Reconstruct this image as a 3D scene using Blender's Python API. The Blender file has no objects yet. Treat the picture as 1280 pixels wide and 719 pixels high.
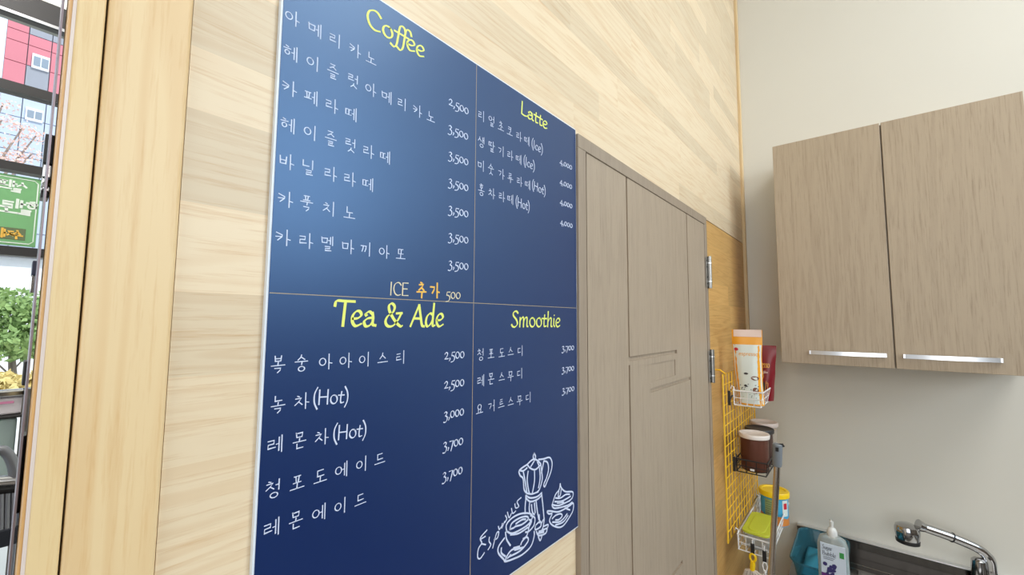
import bpy, bmesh, math, random
from mathutils import Vector, Matrix
random.seed(7)
sc = bpy.context.scene
COL = sc.collection

# ------------------------------------------------------------------ camera
CAM_Y, CAM_Z = -0.475, 1.76
F_PX = 524.58
YAW, PITCH, ROLL = 0.873096, 0.0783952, 0.00569622
_fw = Vector((math.sin(YAW)*math.cos(PITCH), math.cos(YAW)*math.cos(PITCH), math.sin(PITCH)))
_r0 = Vector((math.cos(YAW), -math.sin(YAW), 0)); _u0 = _r0.cross(_fw)
_r = math.cos(ROLL)*_r0 + math.sin(ROLL)*_u0
_u = -math.sin(ROLL)*_r0 + math.cos(ROLL)*_u0
cam_data = bpy.data.cameras.new('camera'); cam = bpy.data.objects.new('camera', cam_data); COL.objects.link(cam)
cam_data.sensor_width = 36.0; cam_data.lens = F_PX/1280*36.0; cam_data.clip_start = 0.01; cam_data.clip_end = 200
M = Matrix((( _r.x, _u.x, -_fw.x, 0), (_r.y, _u.y, -_fw.y, CAM_Y), (_r.z, _u.z, -_fw.z, CAM_Z), (0, 0, 0, 1)))
cam.matrix_world = M
sc.camera = cam

# ------------------------------------------------------------------ world, light, exposure
sc.view_settings.view_transform = 'Standard'; sc.view_settings.look = 'None'
sc.view_settings.gamma = 1.0; sc.view_settings.use_curve_mapping = False
sc.view_settings.exposure = -0.24
wd = bpy.data.worlds.new('sky'); sc.world = wd; wd.use_nodes = True
nt = wd.node_tree; bg = nt.nodes['Background']
bg.inputs[0].default_value = (0.80, 0.91, 1.0, 1); bg.inputs[1].default_value = 1.7

def area_light(name, loc, target, sx, sy, power, color):
    ld = bpy.data.lights.new(name, 'AREA'); ld.shape = 'RECTANGLE'; ld.size = sx; ld.size_y = sy
    ld.energy = power; ld.color = color
    o = bpy.data.objects.new(name, ld); COL.objects.link(o); o.location = loc
    o.rotation_euler = (Vector(target)-Vector(loc)).to_track_quat('-Z', 'Y').to_euler()
    return o
area_light('daylight_high_window', (1.75, -3.85, 3.2), (1.75, 0, 3.2), 1.3, 1.6, 64, (0.70, 0.86, 1.0))
area_light('daylight_shopfront', (-3.3, -1.35, 2.2), (2.4, -0.6, 2.2), 2.6, 2.6, 54, (1.0, 0.96, 0.90))
area_light('left_wood_fill_light', (-0.35, -3.85, 2.9), (-0.35, 0, 2.5), 1.5, 1.5, 34, (1.0, 0.96, 0.90))  # added fill, brightens the left part of the wood wall
area_light('ceiling_lamp_light', (1.15, -2.05, 4.02), (1.15, -2.05, 0), 1.2, 1.2, 50, (0.97, 0.97, 0.95))
area_light('poster_fill_light', (-0.5, 0.7, 3.3), (-0.2, 1.5, 1.9), 0.6, 0.3, 30, (1, 0.98, 0.95))  # added fill without a fixture, lifts the white poster letters
sd = bpy.data.lights.new('sun', 'SUN'); sd.energy = 3.0; sd.angle = 0.02; sd.color = (1, 0.95, 0.88)
so = bpy.data.objects.new('sun', sd); COL.objects.link(so); so.rotation_euler = (math.radians(48), 0, math.radians(18))

# ------------------------------------------------------------------ helpers
def ray(px, py):
    return _r*((px-640)/F_PX) + _u*((359.5-py)/F_PX) + _fw
def onY(px, py, y=0.0):
    d = ray(px, py); t = (y-CAM_Y)/d.y; return Vector((d.x*t, y, CAM_Z+d.z*t))
def onX(px, py, x):
    d = ray(px, py); t = x/d.x; return Vector((x, CAM_Y+d.y*t, CAM_Z+d.z*t))

def srgb(r, g, b):
    f = lambda c: (c/255/12.92) if c/255 <= 0.04045 else ((c/255+0.055)/1.055)**2.4
    return (f(r), f(g), f(b), 1)

def principled(name, col, rough=0.5, metal=0.0, **kw):
    m = bpy.data.materials.new(name); m.use_nodes = True
    b = m.node_tree.nodes['Principled BSDF']
    b.inputs['Base Color'].default_value = col; b.inputs['Roughness'].default_value = rough; b.inputs['Metallic'].default_value = metal
    for k, v in kw.items(): b.inputs[k.replace('_', ' ')].default_value = v
    return m

def noisy(name, col, rough=0.5, metal=0.0, scale=8, amt=0.06, bump=0.0, stretch=(1, 1, 1), **kw):
    """principled with a gentle procedural mottling (and optional fine relief)"""
    m = principled(name, col, rough, metal, **kw); t = m.node_tree; N = t.nodes; L = t.links; b = N['Principled BSDF']
    tc = N.new('ShaderNodeTexCoord'); mp = N.new('ShaderNodeMapping'); mp.inputs['Scale'].default_value = stretch
    n = N.new('ShaderNodeTexNoise'); n.inputs['Scale'].default_value = scale; n.inputs['Detail'].default_value = 5
    L.new(tc.outputs['Object'], mp.inputs[0]); L.new(mp.outputs[0], n.inputs['Vector'])
    r = N.new('ShaderNodeMapRange'); r.inputs[3].default_value = 1-amt; r.inputs[4].default_value = 1+amt
    L.new(n.outputs['Fac'], r.inputs[0])
    mx = N.new('ShaderNodeMix'); mx.data_type = 'RGBA'; mx.blend_type = 'MULTIPLY'; mx.inputs[0].default_value = 1
    mx.inputs[6].default_value = col; L.new(r.outputs[0], mx.inputs[7]); L.new(mx.outputs[2], b.inputs['Base Color'])
    if bump:
        bp = N.new('ShaderNodeBump'); bp.inputs['Strength'].default_value = bump; bp.inputs['Distance'].default_value = 0.002
        L.new(n.outputs['Fac'], bp.inputs['Height']); L.new(bp.outputs[0], b.inputs['Normal'])
    return m

def wood(name, light, dark, axis='X', rough=0.5, tone=0.12, grain=1.0, fine=160, rings=0.75, pores=0.45):
    """softwood: long wavy grain along AXIS, fine pores, per-piece tone"""
    m = principled(name, light, rough); t = m.node_tree; N = t.nodes; L = t.links; b = N['Principled BSDF']
    tc = N.new('ShaderNodeTexCoord'); oi = N.new('ShaderNodeObjectInfo')
    off = N.new('ShaderNodeVectorMath'); off.operation = 'SCALE'; off.inputs[0].default_value = (7.3, 3.1, 11.7); L.new(oi.outputs['Random'], off.inputs['Scale'])
    add = N.new('ShaderNodeVectorMath'); add.operation = 'ADD'; L.new(tc.outputs['Object'], add.inputs[0]); L.new(off.outputs[0], add.inputs[1])
    def mapped(s_long, s_cross):
        mp = N.new('ShaderNodeMapping'); L.new(add.outputs[0], mp.inputs[0])
        mp.inputs['Scale'].default_value = {'X': (s_long, s_cross, s_cross), 'Z': (s_cross, s_cross, s_long), 'Y': (s_cross, s_long, s_cross)}[axis]
        return mp
    m1 = mapped(0.9, 14); n1 = N.new('ShaderNodeTexNoise'); n1.inputs['Scale'].default_value = 1.0; n1.inputs['Detail'].default_value = 2
    L.new(m1.outputs[0], n1.inputs['Vector'])
    # growth rings: fold the slow noise many times
    mu = N.new('ShaderNodeMath'); mu.operation = 'MULTIPLY'; mu.inputs[1].default_value = 26*grain; L.new(n1.outputs['Fac'], mu.inputs[0])
    sn = N.new('ShaderNodeMath'); sn.operation = 'SINE'; L.new(mu.outputs[0], sn.inputs[0])
    rr = N.new('ShaderNodeMapRange'); rr.inputs[1].default_value = -0.2; rr.inputs[2].default_value = 1.0; L.new(sn.outputs[0], rr.inputs[0])
    m2 = mapped(9, fine); n2 = N.new('ShaderNodeTexNoise'); n2.inputs['Scale'].default_value = 1.0; n2.inputs['Detail'].default_value = 4; n2.inputs['Roughness'].default_value = 0.7
    L.new(m2.outputs[0], n2.inputs['Vector'])
    m3 = mapped(1.6, 4); n3 = N.new('ShaderNodeTexNoise'); n3.inputs['Scale'].default_value = 1.0; L.new(m3.outputs[0], n3.inputs['Vector'])
    k = N.new('ShaderNodeMath'); k.operation = 'MULTIPLY'; L.new(rr.outputs[0], k.inputs[0]); L.new(n3.outputs['Fac'], k.inputs[1])
    k2 = N.new('ShaderNodeMath'); k2.operation = 'MULTIPLY_ADD'; L.new(k.outputs[0], k2.inputs[0]); k2.inputs[1].default_value = rings
    r2 = N.new('ShaderNodeMapRange'); r2.inputs[1].default_value = 0.52; r2.inputs[2].default_value = 0.75; r2.inputs[4].default_value = pores; L.new(n2.outputs['Fac'], r2.inputs[0])
    L.new(r2.outputs[0], k2.inputs[2])
    mx = N.new('ShaderNodeMix'); mx.data_type = 'RGBA'; mx.inputs[6].default_value = light; mx.inputs[7].default_value = dark; L.new(k2.outputs[0], mx.inputs[0])
    tn = N.new('ShaderNodeMapRange'); tn.inputs[3].default_value = 1-tone; tn.inputs[4].default_value = 1+tone*0.6
    # an independent random from the object's own number
    fr = N.new('ShaderNodeMath'); fr.operation = 'MULTIPLY'; fr.inputs[1].default_value = 37.7; L.new(oi.outputs['Random'], fr.inputs[0])
    fr2 = N.new('ShaderNodeMath'); fr2.operation = 'FRACT'; L.new(fr.outputs[0], fr2.inputs[0]); L.new(fr2.outputs[0], tn.inputs[0])
    ml = N.new('ShaderNodeMix'); ml.data_type = 'RGBA'; ml.blend_type = 'MULTIPLY'; ml.inputs[0].default_value = 1
    L.new(mx.outputs[2], ml.inputs[6]); L.new(tn.outputs[0], ml.inputs[7]); L.new(ml.outputs[2], b.inputs['Base Color'])
    bp = N.new('ShaderNodeBump'); bp.inputs['Strength'].default_value = 0.12; bp.inputs['Distance'].default_value = 0.001
    L.new(k2.outputs[0], bp.inputs['Height']); L.new(bp.outputs[0], b.inputs['Normal'])
    return m

# --- mesh collector
class MB:
    def __init__(s): s.v = []; s.f = []; s.sm = []
    def add(s, vs, fs, smooth=False):
        o = len(s.v); s.v += [tuple(p) for p in vs]; s.f += [tuple(i+o for i in f) for f in fs]; s.sm += [smooth]*len(fs); return s
    def box(s, x0, x1, y0, y1, z0, z1):
        vs = [(x, y, z) for z in (z0, z1) for y in (y0, y1) for x in (x0, x1)]
        return s.add(vs, [(0, 2, 3, 1), (4, 5, 7, 6), (0, 1, 5, 4), (2, 6, 7, 3), (0, 4, 6, 2), (1, 3, 7, 5)])
    def tube(s, pts, r, n=8, cap=True, closed=False):
        pts = [Vector(p) for p in pts]; rs = r if isinstance(r, (list, tuple)) else [r]*len(pts)
        m = len(pts); rings = []; up = None
        for i, p in enumerate(pts):
            if closed: t = (pts[(i+1) % m]-pts[i-1]).normalized()
            else: t = (pts[min(i+1, m-1)]-pts[max(i-1, 0)]).normalized()
            if up is None:
                up = Vector((0, 0, 1)) if abs(t.z) < 0.9 else Vector((1, 0, 0))
            a = (up - t*up.dot(t)).normalized(); up = a; b = t.cross(a)
            rings.append([p + (a*math.cos(2*math.pi*j/n)+b*math.sin(2*math.pi*j/n))*rs[i] for j in range(n)])
        vs = [q for ring in rings for q in ring]; fs = []
        for i in range(m if closed else m-1):
            k = (i+1) % m
            for j in range(n): fs.append((i*n+j, k*n+j, k*n+(j+1) % n, i*n+(j+1) % n)[::-1])
        if cap and not closed: fs += [tuple(range(n)), tuple(reversed(range((m-1)*n, m*n)))]
        return s.add(vs, fs, n > 4)
    def lathe(s, prof, c, n=32, axis='Z', sq=1.0):
        """prof: (radius, height) from bottom to top"""
        vs = []; c = Vector(c)
        for r, h in prof:
            for j in range(n):
                a = 2*math.pi*j/n; x, y = r*math.cos(a), r*math.sin(a)*sq
                vs.append(c + (Vector((x, y, h)) if axis == 'Z' else Vector((h, x, y)) if axis == 'X' else Vector((x, h, y))))
        fs = []
        for i in range(len(prof)-1):
            for j in range(n): fs.append((i*n+j, i*n+(j+1) % n, (i+1)*n+(j+1) % n, (i+1)*n+j))
        fs += [tuple(reversed(range(n))), tuple(range((len(prof)-1)*n, len(prof)*n))]
        return s.add(vs, fs, True)
    def prism(s, poly, d, n):
        """poly: 3D points of a planar outline, extruded by vector d"""
        n0 = len(poly); vs = [Vector(p) for p in poly] + [Vector(p)+Vector(d) for p in poly]
        fs = [tuple(range(n0))[::-1], tuple(range(n0, 2*n0))] + [(i, (i+1) % n0, n0+(i+1) % n0, n0+i) for i in range(n0)]
        return s.add(vs, fs)
    def build(s, name, mat, parent=None, bevel=0, seg=2, **props):
        me = bpy.data.meshes.new(name); me.from_pydata([tuple(p) for p in s.v], [], s.f); me.update()
        me.polygons.foreach_set('use_smooth', s.sm)
        me.materials.append(mat)
        bm = bmesh.new(); bm.from_mesh(me); bmesh.ops.recalc_face_normals(bm, faces=bm.faces)
        bm.to_mesh(me); bm.free()
        if hasattr(me, 'set_sharp_from_angle'): me.set_sharp_from_angle(angle=math.radians(40))
        o = bpy.data.objects.new(name, me); COL.objects.link(o)
        if parent:
            o.parent = parent; o.matrix_parent_inverse = parent.matrix_world.inverted() if parent.type != 'EMPTY' else Matrix.Translation(-parent.location)
        if bevel:
            b = o.modifiers.new('bevel', 'BEVEL'); b.width = bevel; b.segments = seg; b.limit_method = 'ANGLE'; b.angle_limit = math.radians(50)
        for k, v in props.items(): o[k] = v
        return o
def box(*a): return MB().box(*a)

def thing(name, loc, label, category, group=None):
    o = bpy.data.objects.new(name, None); COL.objects.link(o); o.location = loc; o.empty_display_size = 0.05
    o['label'] = label; o['category'] = category
    if group: o['group'] = group
    return o
S = dict(kind='structure')

# ------------------------------------------------------------------ materials
m_stave = wood('pine_staves', srgb(224, 205, 174), srgb(198, 158, 110), 'X', 0.42, 0.12, 3.2, 230, rings=0.42, pores=0.6)
m_stave2 = wood('varnished_pine_staves', srgb(212, 168, 102), srgb(176, 124, 62), 'X', 0.4, 0.12, 3.2, 230, rings=0.5, pores=0.7)
m_trimw = wood('pine_trim', srgb(229, 203, 158), srgb(206, 160, 100), 'Z', 0.42, 0.04, 1.6, 170, rings=0.6)
m_trimw2 = wood('pine_corner_strip', srgb(222, 196, 152), srgb(200, 160, 110), 'Z', 0.5, 0.05)
m_back = noisy('dark_gap', srgb(58, 42, 32), 0.8)
m_doorlam = wood('grey_brown_door_laminate', srgb(168, 152, 133), srgb(126, 112, 96), 'Z', 0.42, 0.02, 1.6, 300, rings=0.22, pores=0.7)
m_cab = wood('taupe_oak_laminate', srgb(180, 163, 140), srgb(140, 122, 100), 'Z', 0.5, 0.02, 2.2, 230, rings=0.3, pores=0.7)
m_white = noisy('white_painted_wall', srgb(216, 213, 203), 0.75, scale=3, amt=0.02, bump=0.05)
m_room = noisy('taupe_room_paint', srgb(128, 118, 108), 0.8, scale=3, amt=0.03)
m_ceil = noisy('ceiling_paint', srgb(225, 224, 218), 0.8, scale=3, amt=0.02)
m_floor = noisy('floor_tile', srgb(84, 76, 68), 0.5, scale=5, amt=0.08)
m_navy = noisy('navy_board_print', srgb(5, 28, 84), 0.37, scale=4, amt=0.03, bump=0.0, IOR=1.95, Specular_Tint=(0.42, 0.68, 1.0, 1))  # specular tint puts the blue of the reflected light into the print
m_boardedge = noisy('white_board_edge', srgb(222, 230, 240), 0.4)
m_ink = principled('pale_lettering', srgb(206, 216, 240), 0.5)
m_yel = principled('yellow_lettering', srgb(232, 240, 116), 0.5)
m_cream = principled('cream_lettering', srgb(224, 214, 180), 0.5)
m_orange = principled('orange_lettering', srgb(240, 190, 80), 0.5)
m_line = principled('thin_beige_rule', srgb(176, 160, 128), 0.5)
m_steel = noisy('brushed_steel', (0.36, 0.35, 0.33, 1), 0.32, 1.0, scale=30, amt=0.1, stretch=(1, 1, 20))
m_alu = noisy('brushed_aluminium', (0.80, 0.81, 0.83, 1), 0.28, 1.0, scale=40, amt=0.05, stretch=(20, 1, 20))
m_chrome = principled('chrome', (0.50, 0.50, 0.51, 1), 0.07, 1.0)
m_chromew = noisy('warm_chrome_pole', (0.62, 0.56, 0.50, 1), 0.14, 1.0, scale=6, amt=0.08)
m_black = noisy('black_plastic', srgb(26, 25, 26), 0.4, amt=0.1)
m_dark = noisy('dark_window_metal', srgb(40, 38, 38), 0.45, amt=0.08)
m_ywire = noisy('yellow_coated_wire', srgb(246, 196, 48), 0.35, amt=0.06)
m_wwire = noisy('white_coated_wire', srgb(238, 238, 238), 0.35, amt=0.03)
m_bwire = noisy('black_coated_wire', srgb(30, 28, 28), 0.4, amt=0.08)
m_grey = noisy('grey_plastic_grip', srgb(122, 128, 134), 0.45, amt=0.05)

# ------------------------------------------------------------------ setting: room shell
XC, ZC, TOPZ = 2.49, 4.15, 2.171
box(-3.5, 2.7, -4.1, 0.14, -0.1, 0).build('floor', m_floor, **S)
box(-3.6, 2.7, -4.1, 0.14, ZC, ZC+0.1).build('ceiling', m_ceil, **S)
box(XC, XC+0.12, -4.0, 0.14, 0, ZC).build('wall_back', m_white, **S)
w = MB().box(-3.5, -1.2, -4.1, -4.0, 0, ZC).box(2.45, 2.6, -4.1, -4.0, 0, ZC).box(-1.2, 2.45, -4.1, -4.0, 0, 2.1).box(-1.2, 2.45, -4.1, -4.0, 4.08, ZC)
wr = w.build('wall_right', m_room, **S)
wf = MB().box(-3.6, -3.5, -4.0, -3.3, 0, ZC).box(-3.6, -3.5, 0.0, 0.14, 0, ZC).box(-3.6, -3.5, -3.3, 0.0, 3.4, ZC).box(-3.6, -3.5, -3.3, 0, 0, 0.3)
wf.build('wall_front', m_room, **S)
# window in the right wall and shopfront in the front wall (behind the camera)
wi = MB()
for x in (-1.2, 0.0, 1.2, 2.41): wi.box(x, x+0.04, -4.07, -4.03, 2.1, 4.08)
wi.box(-1.2, 2.45, -4.07, -4.03, 2.1, 2.14).box(-1.2, 2.45, -4.07, -4.03, 4.04, 4.08)
wi.build('window_2', m_dark, **S)
wi = MB()
for y in (-3.3, -2.2, -1.1, -0.04): wi.box(-3.57, -3.53, y, y+0.04, 0.3, 3.4)
wi.build('window_3', m_dark, **S)

# wood wall: backing + edge-glued staves
XL = 0.0935                                   # where the staves start, beside the flat trim board
bk = MB().box(-3.5, -1.0, 0.004, 0.14, 0, ZC).box(-1.0, 0.036, 0.004, 0.14, 3.3, ZC).box(0.036, XC, 0.018, 0.14, 0, ZC)
wall_left = bk.build('wall_left', m_back, **S)
SX0, SX1 = 0.7925, 1.735
def staves(x0, x1, z0, z1, mat, hmin=0.058, hmax=0.095):
    z = z0
    while z < z1-1e-4:
        h = random.uniform(hmin, hmax); ze = z+h
        if z1-ze < hmin*0.7: ze = z1
        x = x0 - random.uniform(0, 0.5)
        while x < x1-1e-4:
            L = random.uniform(0.40, 0.95); xe = min(x+L, x1)
            if x1-xe < 0.08: xe = x1
            xs = max(x, x0)
            if xe > xs+0.001:
                y = random.uniform(0, 0.00025)
                box(xs, xe, y, 0.018, z, ze).build('stave', mat, wall_left)
            x = xe
        z = ze
staves(XL, XC-0.028, TOPZ+0.003, 3.72, m_stave)
staves(XL, 0.775, 1.0, TOPZ+0.003, m_stave)
staves(1.752, XC-0.029, 0.62, TOPZ, m_stave2)
box(XL, XC, 0.0005, 0.018, 3.72, ZC).build('upper_panel', m_stave, wall_left)
box(XL, 0.775, 0.0005, 0.018, 0, 1.0).build('lower_panel', m_stave, wall_left)
box(1.752, XC-0.026, 0.0005, 0.018, 0, 0.62).build('lower_panel', m_stave2, wall_left)
# screws / nail dots in the wood
dots = [(818, 143), (682, 222)]
# corner strip
box(XC-0.026, XC-0.0005, -0.013, 0.018, 0, ZC).build('trim_1', m_trimw2, bevel=0.002, **S)
# flat vertical trim board left of the staves, and the jamb post beside it
box(0.0365, 0.0925, -0.006, 0.02, 0, 3.3).build('trim_2', m_trimw, bevel=0.0035, seg=3, **S)
jt = MB().box(0.0185, 0.0352, -0.004, 0.14, 0, 3.3)
m_trimw3 = wood('pine_jamb', srgb(229, 203, 154), srgb(206, 160, 98), 'Z', 0.4, 0.03, 1.2, 170, rings=0.5)
jt.build('trim_3', m_trimw3, bevel=0.0015, **S)
m_orangew = noisy('orange_edge_strip', srgb(212, 166, 108), 0.4, amt=0.12)
m_film = noisy('milky_edge_film', srgb(220, 206, 198), 0.25, amt=0.06)
box(0.0165, 0.0186, -0.003, 0.02, 0, 3.3).build('trim_4', m_film, **S)
box(0.0148, 0.0166, -0.002, 0.05, 0, 3.3).build('trim_5', m_orangew, **S)
# head of the opening
box(-1.0, 0.036, -0.004, 0.14, 3.24, 3.3).build('trim_6', m_trimw, **S)

# ------------------------------------------------------------------ door_1 (grey-brown door in its frame)
DX0, DX1 = 0.7755, 1.7505
fr = MB().box(DX0, DX0+0.033, -0.012, 0.018, 0, TOPZ-0.031).box(DX1-0.028, DX1, -0.012, 0.018, 0, TOPZ-0.031).box(DX0, DX1, -0.012, 0.018, TOPZ-0.031, TOPZ)
door = box(DX0+0.02, DX1-0.02, 0.012, 0.0179, 0, TOPZ-0.02).build('door_1', m_back, **S)
m_framelam = wood('darker_frame_laminate', srgb(154, 139, 122), srgb(112, 99, 86), 'Z', 0.42, 0.02, 1.6, 300, rings=0.2, pores=0.6)
fr.build('door_frame', m_framelam, door, bevel=0.0012)
def relief(x0, x1, z0, z1, yf, yb, rects):
    """board front with recessed rectangles (x0,x1,z0,z1,depth)"""
    xs = sorted({x0, x1, *[r[0] for r in rects], *[r[1] for r in rects]}); zs = sorted({z0, z1, *[r[2] for r in rects], *[r[3] for r in rects]})
    nx, nz = len(xs)-1, len(zs)-1
    D = [[0.0]*nz for _ in range(nx)]
    for i in range(nx):
        for j in range(nz):
            cx, cz = (xs[i]+xs[i+1])/2, (zs[j]+zs[j+1])/2
            for r in rects:
                if r[0] < cx < r[1] and r[2] < cz < r[3]: D[i][j] = max(D[i][j], r[4])
    mb = MB()
    q = lambda a, b, c, d: mb.add([a, b, c, d], [(0, 1, 2, 3)])
    for i in range(nx):
        for j in range(nz):
            y = yf+D[i][j]; q((xs[i], y, zs[j]), (xs[i+1], y, zs[j]), (xs[i+1], y, zs[j+1]), (xs[i], y, zs[j+1]))
            if i+1 < nx and D[i][j] != D[i+1][j]:
                y2 = yf+D[i+1][j]; X = xs[i+1]; q((X, y, zs[j]), (X, y2, zs[j]), (X, y2, zs[j+1]), (X, y, zs[j+1]))
            if j+1 < nz and D[i][j] != D[i][j+1]:
                y2 = yf+D[i][j+1]; Z = zs[j+1]; q((xs[i], y, Z), (xs[i+1], y, Z), (xs[i+1], y2, Z), (xs[i], y2, Z))
    q((x0, yf, z0), (x0, yb, z0), (x0, yb, z1), (x0, yf, z1)); q((x1, yf, z0), (x1, yb, z0), (x1, yb, z1), (x1, yf, z1))
    q((x0, yf, z0), (x1, yf, z0), (x1, yb, z0), (x0, yb, z0)); q((x0, yf, z1), (x1, yf, z1), (x1, yb, z1), (x0, yb, z1))
    q((x0, yb, z0), (x1, yb, z0), (x1, yb, z1), (x0, yb, z1))
    return mb
g = 0.0042
rects = [(1.024-g, 1.024+g, 1.664, 2.12+0.021, .0035), (1.024, 1.381, 1.658, 1.669, .006), (1.024-g, 1.024+g, 1.018, 1.648, .0035),
         (1.16, 1.513, 1.561, 1.572, .006), (1.513-g, 1.513+g, 0.915, 2.141, .0035), (1.163, 1.363, 1.590, 1.640, .0025),
         (1.024, 1.385, 1.013, 1.024, .006), (1.16, 1.513, 0.914, 0.925, .006), (1.163, 1.363, 0.943, 0.993, .0025),
         (1.024-g, 1.024+g, 0.05, 1.002, .0035), (1.513-g, 1.513+g, 0.05, 0.90, .0035)]
leaf = relief(DX0+0.0395, DX1-0.0305, 0.01, TOPZ-0.0395, -0.0092, 0.0119, rects).build('door_leaf', m_doorlam, door)
for zc in (1.952, 1.590, 0.35):
    y = -0.020; X = DX1-0.006
    h = MB().tube([(X, y, zc-0.063), (X, y, zc-0.0625), (X, y, zc+0.0625), (X, y, zc+0.063)], [0.006, 0.0075, 0.0075, 0.006], 14)
    hg = h.build('hinge', m_steel, door)
    pl = MB().box(X-0.026, X-0.002, -0.0150, -0.0122, zc-0.058, zc+0.058); pl.build('hinge_plate', m_steel, hg)
    rg = MB()
    for dz in (-0.038, 0.034): rg.tube([(X, y, zc+dz), (X, y, zc+dz+0.004)], 0.0082, 14)
    rg.build('ring', m_alu, hg)
    sw = MB()
    for dz in (-0.045, -0.02, 0.02, 0.045): sw.tube([(X-0.017, -0.0155, zc+dz), (X-0.017, -0.0165, zc+dz)], 0.0035, 8)
    sw.build('screw', m_dark, hg)

# ------------------------------------------------------------------ stroke lettering
def catmull(P, closed=False, k=7):
    n = len(P); out = []
    rng = range(n) if closed else range(n-1)
    for i in rng:
        if closed: p0, p1, p2, p3 = P[i-1], P[i], P[(i+1) % n], P[(i+2) % n]
        else: p0, p1, p2, p3 = P[max(i-1, 0)], P[i], P[i+1], P[min(i+2, n-1)]
        for j in range(k):
            t = j/k
            out.append(tuple(0.5*((2*b)+(-a+c)*t+(2*a-5*b+4*c-d)*t*t+(-a+3*b-3*c+d)*t**3) for a, b, c, d in zip(p0, p1, p2, p3)))
    out.append(P[0] if closed else P[-1])
    return out
def ell(cx, cy, rx, ry, n=16, a0=60):
    return [(cx+rx*math.cos(math.radians(a0)+2*math.pi*i/n), cy+ry*math.sin(math.radians(a0)+2*math.pi*i/n)) for i in range(n+1)]
def ribbon(mb, P, w, to3d, nib=None, taper=True):
    """flat pen stroke; nib=(angle, thin share) makes a broad-pen contrast"""
    Q = [P[0]]
    for p in P[1:]:
        if math.hypot(p[0]-Q[-1][0], p[1]-Q[-1][1]) > 1e-6: Q.append(p)
    if len(Q) < 2: return
    Ls, Rs = [], []
    for i, p in enumerate(Q):
        a = Q[max(i-1, 0)]; b = Q[min(i+1, len(Q)-1)]
        dx, dy = b[0]-a[0], b[1]-a[1]; L = math.hypot(dx, dy) or 1
        dx /= L; dy /= L; ww = w
        if nib:
            ww = w*(nib[1]+(1-nib[1])*abs(math.sin(math.atan2(dy, dx)-nib[0])))
        # miter
        if 0 < i < len(Q)-1:
            d1 = (p[0]-a[0], p[1]-a[1]); l1 = math.hypot(*d1); cs = (d1[0]*dx+d1[1]*dy)/l1 if l1 else 1
            ww *= min(1/max(cs, 0.5), 1.5)
        e = 0 if 0 < i < len(Q)-1 else w*0.25*(1 if i else -1)
        x, y = p[0]+dx*e, p[1]+dy*e
        Ls.append((x-dy*ww/2, y+dx*ww/2)); Rs.append((x+dy*ww/2, y-dx*ww/2))
    _k[0] += 1; n = len(Q); vs = [to3d(*q) for q in Ls+Rs]
    mb.add(vs, [(i, i+1, n+i+1, n+i) for i in range(n-1)])

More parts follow.
